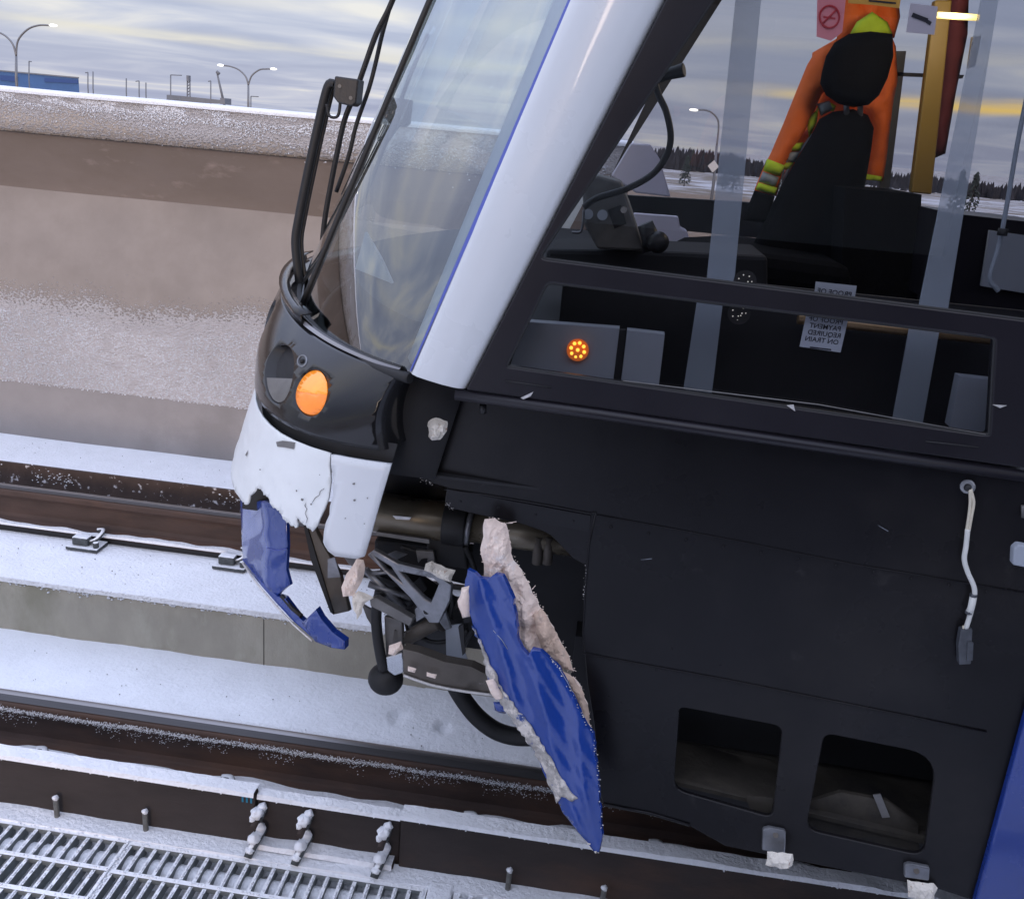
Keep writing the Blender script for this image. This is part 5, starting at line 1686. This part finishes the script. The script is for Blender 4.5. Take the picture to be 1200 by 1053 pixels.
MB().prism([U(x, y, 2.12) for x, y in ((640, 292), (760, 294), (900, 300), (900, 345), (640, 320))], (0, 0.25, 0)).build('console_top', MAT['dark'], con, bevel=0.01)
sheet([[(739, 168), (762, 169), (773, 186), (786, 231), (745, 226), (716, 206)]], lambda x, y: U(x, y, 3.6), depth=(0, 0.06, 0)).build('side_hood', MAT['lavender'], con, bevel=0.006)
sheet([[(742, 250), (795, 254), (797, 266), (805, 270), (811, 290), (806, 298), (748, 296)]], lambda x, y: U(x, y, 3.4), depth=(0, 0.05, 0)).build('side_hood', MAT['lavender'], con, bevel=0.006)
MB().prism([U(x, y, 3.7) for x, y in ((735, 229), (905, 239), (905, 262), (835, 270), (796, 268), (795, 252), (735, 247))], (0, 0.05, 0)).build('sun_shelf', MAT['dark'], con)

# second train's reflected side, built as solid panels, strips and lamps behind the panes
for k, P in enumerate(([(617, 377), (726, 385), (719, 444), (597, 430)], [(735, 387), (779, 392), (772, 452), (728, 445)], [(1125, 441), (1169, 446), (1160, 508), (1113, 500)])):
    MB().prism([U(x, y, 1.80) for x, y in P], (0, 0.03, 0)).build('reflected_panel', MAT['cover'], train)
MB().prism([U(x, y, 1.797) for x, y in ((726, 387), (733, 387), (727, 445), (720, 444))], (0, 0.02, 0)).build('reflected_panel_gap', MAT['dark'], train)
al = MB().tube([U(677, 410, 1.790), U(677, 410, 1.80)], 0.0215, 24).build('reflected_amber_marker', MAT['ledbase'], train)
for k in range(9):
    q = (0, 0) if k == 0 else (8 * math.cos(k * math.pi / 4 + .3), 8.5 * math.sin(k * math.pi / 4 + .3))
    MB().ball(U(677 + q[0], 410 + q[1], 1.789), 0.0036, 8, 5).build('led', MAT['led'], al)  # diodes of the reflected marker
for px, py in ((873, 330), (866, 367)):
    d_ = MB().tube([U(px, py, 1.775), U(px, py, 1.785)], 0.021, 18).build('reflected_round_lamp', MAT['plastic'], train)
    for k in range(10):
        r_ = 8 if k < 7 else 3.5
        an = k * 0.9
        MB().ball(U(px + r_ * math.cos(an), py + r_ * math.sin(an), 1.774), 0.0013, 6, 4).build('led', MAT['leddot'], d_)  # diodes of the reflected round lamp
for lo_, hi_ in ((((828, 330), (860, 335)), ((862, 0), (892, 0))), (((801, 456), (834, 462)), ((817, 352), (847, 356)))):  # strips painting in the reflected pillars
    MB().prism([U(*lo_[0], 1.83), U(*lo_[1], 1.83), U(*hi_[1], 1.83), U(*hi_[0], 1.83)], (0, 0.004, 0)).build('reflected_pillar', MAT['strip'], train)
for lo_, hi_ in ((((1077, 358), (1111, 362)), ((1150, 0), (1170, 0))), (((1046, 491), (1081, 497)), ((1066, 383), (1101, 387)))):
    MB().prism([U(*lo_[0], 1.84), U(*lo_[1], 1.84), U(*hi_[1], 1.84), U(*hi_[0], 1.84)], (0, 0.004, 0)).build('reflected_pillar', MAT['strip'], train)
MB().tube([U(935, 373, 1.86), U(1160, 397, 1.86)], 0.011, 10).build('brass_rail', MAT['brass'], train)
MB().box((-0.1, 1.90, 1.03), (0.86, 1.915, 1.515)).build('inner_lining', MAT['dark'], train)
MB().prism([U(x, y, 2.6) for x, y in ((1096, 0), (1116, 0), (1092, 228), (1068, 226))], (0, 0.03, 0)).build('yellow_pole', MAT['yellowpole'], train, bevel=0.004)
pillow([(1112, -20), (1136, -20), (1134, 40), (1120, 110), (1108, 180), (1094, 186), (1088, 150), (1102, 80)], 2.7, 0.03, 'hanging_cloth', MAT['maroon'], train, step=8, wr=0.02)
MB().tube([U(1098, 18, 2.4), U(1147, 21, 2.4)], 0.007, 8).build('strip_light', MAT['striplight'], train)
ld = bpy.data.lights.new('cab_strip_lamp', 'POINT')
ld.energy = 3.2
ld.color = (1.0, 0.86, 0.66)
ld.shadow_soft_size = 0.06
lo_ = bpy.data.objects.new('cab_strip_lamp', ld)
COL.objects.link(lo_)
lo_.location = U(1122, 12, 2.36)
MB().prism([U(x, y, 2.5) for x, y in ((1141, 43), (1150, 42), (1143, 78), (1136, 80))], (0, 0.02, 0)).build('post_light', MAT['silver'], train)
MB().tube(spline([U(x, y, 1.80) for x, y in ((1214, 60), (1204, 110), (1192, 170), (1180, 240), (1171, 286), (1160, 325), (1166, 336), (1170, 341))], 4), 0.0042, 8).build('reflected_door_handle', MAT['post'], train)
MB().tube([U(1176, 268, 1.79), U(1174, 276, 1.79)], 0.009, 8).build('handle_clamp', MAT['rubber'], train)
MB().prism([U(x, y, 2.55) for x, y in ((990, 220), (1080, 228), (1075, 352), (985, 340))], (0, 0.3, 0)).build('cabinet', MAT['fabric'], train)
MB().prism([U(x, y, 2.3) for x, y in ((1115, 250), (1250, 265), (1250, 372), (1100, 358))], (0, 0.3, 0)).build('cabinet', MAT['frame'], train)
MB().prism([U(x, y, 2.28) for x, y in ((1160, 270), (1215, 278), (1210, 345), (1150, 335))], (0, 0.01, 0)).build('reflected_cabinet_door', MAT['cover'], train)
MB().prism([U(x, y, 2.9) for x, y in ((1050, 60), (1062, 60), (1040, 240), (1028, 240))], (0, 0.02, 0)).build('partition_frame', MAT['greymetal'], train)
MB().prism([U(x, y, 2.9) for x, y in ((1030, 84), (1130, 88), (1128, 92), (1030, 88))], (0, 0.02, 0)).build('partition_frame', MAT['greymetal'], train)


def text_mesh(name, s, px, py, Y, size, m_, parent, mirror=False, rot=0.0):
    c = bpy.data.curves.new(name, 'FONT')
    c.body = s
    c.size = size
    c.align_x, c.align_y = 'CENTER', 'CENTER'
    c.space_line = 0.95
    c.resolution_u = 2
    c.offset = size * 0.012
    t = bpy.data.objects.new(name, c)
    COL.objects.link(t)
    me = bpy.data.meshes.new_from_object(t.evaluated_get(bpy.context.evaluated_depsgraph_get()))
    bpy.data.objects.remove(t)
    bpy.data.curves.remove(c)
    p0 = U(px, py, Y)
    cs, sn = math.cos(rot), math.sin(rot)
    mb = MB()
    vs = []
    for v in me.vertices:
        x, y = v.co.x * (-1 if mirror else 1), v.co.y
        vs.append(p0 + Vector((x * cs - y * sn, 0, x * sn + y * cs)))
    mb.add(vs, [tuple(p.vertices) for p in me.polygons])
    bpy.data.meshes.remove(me)
    o = mb.build(name, m_, parent)
    return o


YT = YS + 0.024  # notices and stickers reflected from the second train, built onto this pane
rt = -0.025
for P, tx in (([(945, 368), (994, 374), (985, 413), (937, 406)], [("PROOF OF", 968, 375.5), ("PAYMENT", 967, 383.5), ("REQUIRED", 966, 391.5), ("ON TRAIN", 963, 399)]),
              ([(956, 330), (1004, 335), (1000, 360), (953, 354)], [("PROOF OF", 978, 343)])):
    nt_ = MB().prism([U(x, y, YT) for x, y in P], (0, 0.001, 0)).build('reflected_fare_notice', MAT['sticker'], train)
    for s_, px, py in tx:
        text_mesh('reflected_notice_text', s_, px, py, YT - 0.0008, 0.0125, MAT['ink'], nt_, True, rt)
MB().prism([U(x, y, YT - 0.0006) for x, y in ((949, 406), (974, 409), (974, 410.5), (949, 407.5))], (0, 0.0004, 0)).build('reflected_notice_line', MAT['ink'], nt_)
sk = MB().prism([U(x, y, YT) for x, y in ((958, -12), (992, -8), (987, 38), (974, 48), (957, 43))], (0, 0.001, 0)).build('no_smoking_sticker', MAT['pinksticker'], train)
R_ = ell(972, 20, 11.5, 13, 0, 24)
MB().tube([U(x, y, YT - 0.001) for x, y in R_ + R_[:2]], 0.0016, 6, caps=False).build('ring', MAT['redink'], sk)
MB().tube([U(963, 29, YT - 0.001), U(981, 11, YT - 0.001)], 0.0016, 6).build('slash', MAT['redink'], sk)
MB().prism([U(x, y, YT - 0.001) for x, y in ((965, 19), (979, 21), (979, 23), (965, 21))], (0, 0.0006, 0)).build('cigarette', MAT['redink'], sk)
sk = MB().prism([U(x, y, YT) for x, y in ((995, -10), (1056, -4), (1054, 10), (1022, 6), (994, 4))], (0, 0.001, 0)).build('amber_sticker', MAT['yelsticker'], train)
for k in range(2):
    MB().prism([U(x, y + k * 6, YT - 0.001) for x, y in ((1018, -6), (1050, -3), (1050, -1), (1018, -4))], (0, 0.0005, 0)).build('print_line', MAT['ink'], sk)
sk = MB().prism([U(x, y, YT) for x, y in ((1067, 4), (1099, 8), (1095, 41), (1062, 38))], (0, 0.001, 0)).build('camera_sticker', MAT['palesticker'], train)
MB().prism([U(x, y, YT - 0.001) for x, y in ((1070, 15), (1088, 22), (1086, 27), (1068, 20))], (0, 0.0006, 0)).build('camera_icon', MAT['ink'], sk)
MB().prism([U(x, y, YT - 0.001) for x, y in ((1087, 23), (1092, 26), (1090, 30), (1085, 27))], (0, 0.0006, 0)).build('camera_icon', MAT['ink'], sk)

# ================================================================== LOOSE DAMAGE
tp = thing('torn_fairing_panel', 'torn blue fairing panel hanging off the train with pink foam along its edge', 'panel', U(600, 640, 1.72))


def TY(py):
    return 1.735 - (py - 600) * 0.00032


def tpp(px, py):
    cx = 560 + (py - 670) * 0.40
    k = (px - cx - 30) / 60
    c_ = (px - 560) - 0.42 * (py - 670)
    s_ = (py - 670) + 0.42 * (px - 560)
    dent = 0.010 * mnoise.noise(Vector((px * 0.016, py * 0.008, 3)))
    dent += 0.024 * abs(mnoise.noise(Vector((c_ * 0.026 + s_ * 0.004, s_ * 0.0042, 7)))) - 0.006 * abs(mnoise.noise(Vector((c_ * 0.062 - s_ * 0.007, s_ * 0.007, 4))))
    return U(px, py, TY(py) + 0.03 * k * k + dent)


skin = [(548, 667), (556, 671), (562, 677), (572, 678), (580, 672), (589, 674), (594, 684), (602, 702), (605, 728), (607, 750), (612, 760), (619, 768), (623, 760), (633, 762), (642, 770), (651, 778), (663, 799), (674, 822), (684, 844), (695, 860),
        (697, 880), (700, 907), (702, 935), (704, 960), (705, 985), (702, 998), (696, 997), (688, 986), (681, 979), (670, 965), (659, 951), (652, 936), (645, 922), (639, 910), (634, 897), (626, 880), (618, 865), (610, 852), (602, 840), (590, 826), (579, 812), (574, 800), (572, 793), (569, 776), (566, 762), (560, 745), (554, 732), (549, 716), (545, 702), (545, 680)]
sheet([rough_loop(skin, 6, 1.1)], tpp, step=3.5, depth=(0.003, 0.010, 0), jitter=0.3).build('blue_skin', MAT['bluetorn'], tp)
foam = [(568, 608), (580, 607), (593, 613), (597, 630), (599, 648), (607, 662), (614, 674), (622, 688), (630, 701), (636, 716), (645, 729), (655, 747), (663, 762), (669, 776), (672, 786), (664, 784), (656, 782), (660, 792), (672, 792), (682, 806), (689, 830), (693, 858), (690, 862), (676, 836), (660, 806), (644, 780), (630, 772), (618, 776), (606, 764), (600, 740), (596, 706), (588, 688), (572, 684), (567, 674), (563, 642)]
fo_ = [U(lerp(a_[0], b_[0], f_) + random.uniform(-2, 2), lerp(a_[1], b_[1], f_) + random.uniform(-2, 2), 1.738 + random.uniform(-.006, .006)) for a_, b_ in zip(foam, foam[1:]) for f_ in [random.random() for _ in range(7)]]
crumbs('foam_crumbs', fo_, 0.0008, 0.0022, MAT['foam'], tp)
fo = pillow(foam, 1.752, 0.022, 'foam_core', MAT['foam'], tp, step=2.6, ragged=1.8, wr=0.018, front=0.7, slab=True)
pillow([(626, 720), (634, 712), (646, 732), (660, 756), (669, 776), (671, 786), (661, 783), (648, 775), (634, 758), (628, 742)], 1.735, 0.012, 'ochre_foam', MAT['ochre'], fo, step=2.6, ragged=1.5, wr=0.01, slab=True)
pillow([(655, 783), (668, 790), (681, 806), (690, 832), (692, 857), (684, 846), (672, 818), (662, 798)], 1.715, 0.010, 'ochre_foam', MAT['ochre'], fo, step=2.6, ragged=1.5, wr=0.01, slab=True)
ab = [(553, 732), (558, 738), (568, 762), (577, 782), (588, 804), (606, 830), (623, 850), (638, 874), (651, 898), (666, 922), (677, 934), (670, 938), (658, 932), (652, 940), (645, 922), (636, 898), (624, 876), (610, 856), (594, 834), (580, 812), (572, 796), (566, 766)]
sheet([rough_loop(ab, 4, 1.6)], lambda x, y: tpp(x, y) + Vector((0, -0.003 - 0.0012 * mnoise.noise(Vector((x * .3, y * .3, 0))), 0)), step=4, depth=(0, 0.003, 0), jitter=0.3).build('abraded_strip', MAT['abraded'], tp)
for P in ([(573, 797), (580, 812), (587, 818)], [(545, 688), (541, 704), (548, 722)]):
    pillow([(P[0][0] - 4, P[0][1]), (P[0][0] + 5, P[0][1] - 2), (P[2][0] + 3, P[2][1]), (P[2][0] - 6, P[2][1] + 2), (P[1][0] - 5, P[1][1])], 1.70, 0.008, 'foam_crumb', MAT['foam'], tp, step=4, ragged=1.2)
pts = []
for k in range(110):
    i = random.randrange(14, 27)
    a_, b_ = skin[i], skin[i + 1]
    f_ = random.random()
    pts.append(tpp(lerp(a_[0], b_[0], f_) + random.uniform(-1, 2.5), lerp(a_[1], b_[1], f_)) + Vector((0, random.uniform(-.004, .008), 0)))
crumbs('torn_edge', pts, 0.0008, 0.0024, MAT['whitefoam'], tp)
for P in ([(578, 738), (588, 749), (595, 760)], [(655, 782), (664, 797), (671, 810)]):
    MB().tube([tpp(*q) + Vector((0, -0.001, 0)) for q in P], 0.0006, 5).build('scratch', MAT['sticker'], tp)
for k in range(9):
    px, py = random.choice(((594, 616), (607, 662), (612, 676), (622, 690), (640, 722), (668, 780), (566, 640)))
    p = U(px + random.uniform(-3, 3), py + random.uniform(-4, 4), 1.735)
    MB().tube([p, p + Vector((random.uniform(.0, .02), random.uniform(-.01, 0), random.uniform(-.004, .014)))], 0.0007, 4).build('torn_fibre', MAT['foam'], tp)
pillow([(578, 822), (590, 820), (600, 830), (592, 836), (580, 832)], 1.76, 0.008, 'blue_shred', MAT['bluetorn'], tp, step=4, ragged=1)


def foam_piece(loop, Y, th, m_, label, rag=1.6):
    c = [sum(p[i] for p in loop) / len(loop) for i in (0, 1)]
    t = thing('foam_chunk', label, 'foam chunk', U(c[0], c[1], Y), 'bits of broken foam on the train')
    pillow(loop, Y, th, 'foam_block', MAT[m_], t, step=2.6, ragged=rag, wr=0.02, slab=True)
    return t


foam_piece([(500, 492), (506, 488), (518, 488), (528, 492), (526, 506), (518, 516), (506, 517), (500, 512)], 1.775, 0.022, 'whitefoam', 'pinkish crumbly foam chunk stuck to the black lug behind the light pod', 2)
foam_piece([(418, 654), (426, 656), (427, 672), (420, 688), (414, 698), (402, 699), (400, 688), (406, 672)], 1.90, 0.02, 'foam', 'pink foam wad below the white bumper corner')
foam_piece([(413, 697), (420, 692), (438, 700), (428, 706), (424, 718), (418, 726), (414, 714)], 1.90, 0.010, 'whitefoam', 'crumpled white scrap hanging under the pink foam wad', 2.5)
foam_piece([(499, 660), (506, 657), (534, 668), (528, 682), (512, 676), (497, 668)], 1.90, 0.016, 'whitefoam', 'white foam slab on the aluminium bracket')
foam_piece([(456, 756), (470, 751), (473, 760), (462, 768), (455, 766)], 1.93, 0.01, 'foam', 'small pink foam bit on the grey leg above the rubber ball')
foam_piece([(478, 780), (488, 783), (486, 788), (478, 786)], 1.885, 0.006, 'foam', 'tiny foam crumb at the left end of the lower guard')
foam_piece([(500, 787), (512, 790), (510, 795), (500, 792)], 1.885, 0.006, 'foam', 'tiny foam crumb in the middle of the lower guard')

for (P1, P2, lb_) in (([(894, 972), (901, 970), (921, 974), (921, 986), (920, 1000), (893, 996)], [(899, 997), (929, 1000), (928, 1014), (915, 1018), (897, 1013)], 'bent bracket with white foam stub below the two cut-outs'),
                      ([(1060, 1014), (1066, 1012), (1090, 1017), (1089, 1032), (1060, 1028)], [(1063, 1030), (1094, 1034), (1099, 1040), (1094, 1056), (1064, 1050)], 'bent bracket with white foam stub at the lower right beside the blue skirt')):
    t = MB().prism([UP(x, y, 0.012) for x, y in P1], (0, 0.012, 0)).build('foam_bracket', MAT['alu'], train, bevel=0.003)
    tag(t, lb_)
    MB().tube([UP(P1[1][0] + 8, P1[1][1] + 8, 0.015), UP(P1[1][0] + 8, P1[1][1] + 8, 0.010)], 0.006, 8).build('bracket_bolt', MAT['brownplate'], t)
    pillow(P2, 1.68, 0.014, 'foam_stub', MAT['whitefoam'], t, step=3, ragged=1.6, wr=0.01, slab=True)

cb_ = thing('dangling_cable', 'white cut cable dangling down the black plate with a dark connector', 'cable', UP(1133, 570, 0.01))
MB().tube([UP(1134, 570, 0.0), UP(1134, 570, 0.010)], 0.0135, 14).build('grommet', MAT['alu'], cb_, bevel=0.003)
MB().ball(UP(1134, 571, 0.011), 0.007, 8, 6).build('grommet_hole', MAT['rubber'], cb_)
for s_ in (-1, 1):
    MB().tube(spline([UP(x + s_ * d_, y, 0.014) for x, y, d_ in ((1137, 573, .5), (1139, 588, 2.0), (1137, 604, 1.6), (1134, 622, 1.4))], 4), 0.0028, 8).build('wire', MAT['wire'], cb_)
MB().tube(spline([UP(x, y, 0.016) for x, y in ((1134, 620), (1132, 640), (1130, 655), (1134, 670), (1141, 686), (1142, 698), (1138, 716), (1132, 736))], 5), 0.0046, 10).build('sheath', MAT['cable'], cb_)
MB().tube([UP(1141, 696, 0.016), UP(1138, 712, 0.017), UP(1135, 718, 0.016)], 0.0062, 10).build('cable_tag', MAT['cable'], cb_)
for px, py in ((1141, 697), (1135.5, 717)):
    MB().tube([UP(px, py - 1.5, 0.016), UP(px - .5, py + 1.5, 0.016)], 0.0066, 10).build('tag_band', MAT['connector'], cb_)
MB().prism([UP(x, y, 0.022) for x, y in ((1126, 738), (1140, 737), (1139, 756), (1138, 778), (1124, 779), (1123, 757))], (0, 0.016, 0)).build('connector_body', MAT['connector'], cb_, bevel=0.002)
MB().prism([UP(x, y, 0.025) for x, y in ((1134, 752), (1141, 753), (1140, 774), (1133, 774))], (0, 0.005, 0)).build('connector_latch', MAT['connector'], cb_, bevel=0.001)
for s_ in (-2, 2):
    MB().tube([UP(1131 + s_, 733, 0.016), UP(1131 + s_, 742, 0.016)], 0.002, 6).build('wire', MAT['wire'], cb_)

# ================================================================== SECOND CAR (behind the photographer, seen only in reflections)
car2 = thing('light_rail_car', 'parked light rail car on the neighbouring track behind the viewpoint', 'train', (3, -2.8, 0))
X2 = -0.85
P = [(X2 + 0.0, 0.02), (X2 + 0.05, 1.3), (X2 + 0.6, 2.9), (9, 2.9), (9, 0.02)]
w_a = [(X2 + 0.40, 1.35), (1.6, 1.35), (1.6, 2.4), (X2 + 0.80, 2.4)]
w_b = [(2.0, 1.35), (4.5, 1.35), (4.5, 2.4), (2.0, 2.4)]
sheet([P, w_a, w_b], lambda x, z: (x, -1.5, z), depth=(0, -0.04, 0)).build('side_wall', MAT['body'], car2)
sheet([P], lambda x, z: (x, -4.05, z), depth=(0, -0.04, 0)).build('side_wall', MAT['white'], car2)
MB().box((X2 + 0.62, -4.05, 2.905), (9, -1.5, 3.15)).build('roof', MAT['white'], car2, bevel=0.1, seg=3)
MB().box((X2 + 0.06, -4.04, 0.36), (9, -1.55, 0.95)).build('floor', MAT['dark'], car2)
MB().add([(X2, -4.05, 0.35), (X2, -1.5, 0.35), (X2 + 0.05, -1.5, 1.3), (X2 + 0.05, -4.05, 1.3)], [(0, 1, 2, 3)]).build('front_panel', MAT['blue'], car2)
MB().add([(X2 + 0.05, -4.05, 1.3), (X2 + 0.05, -1.5, 1.3), (X2 + 0.6, -1.5, 2.9), (X2 + 0.6, -4.05, 2.9)], [(0, 1, 2, 3)]).build('windshield', MAT['wsglass'], car2)
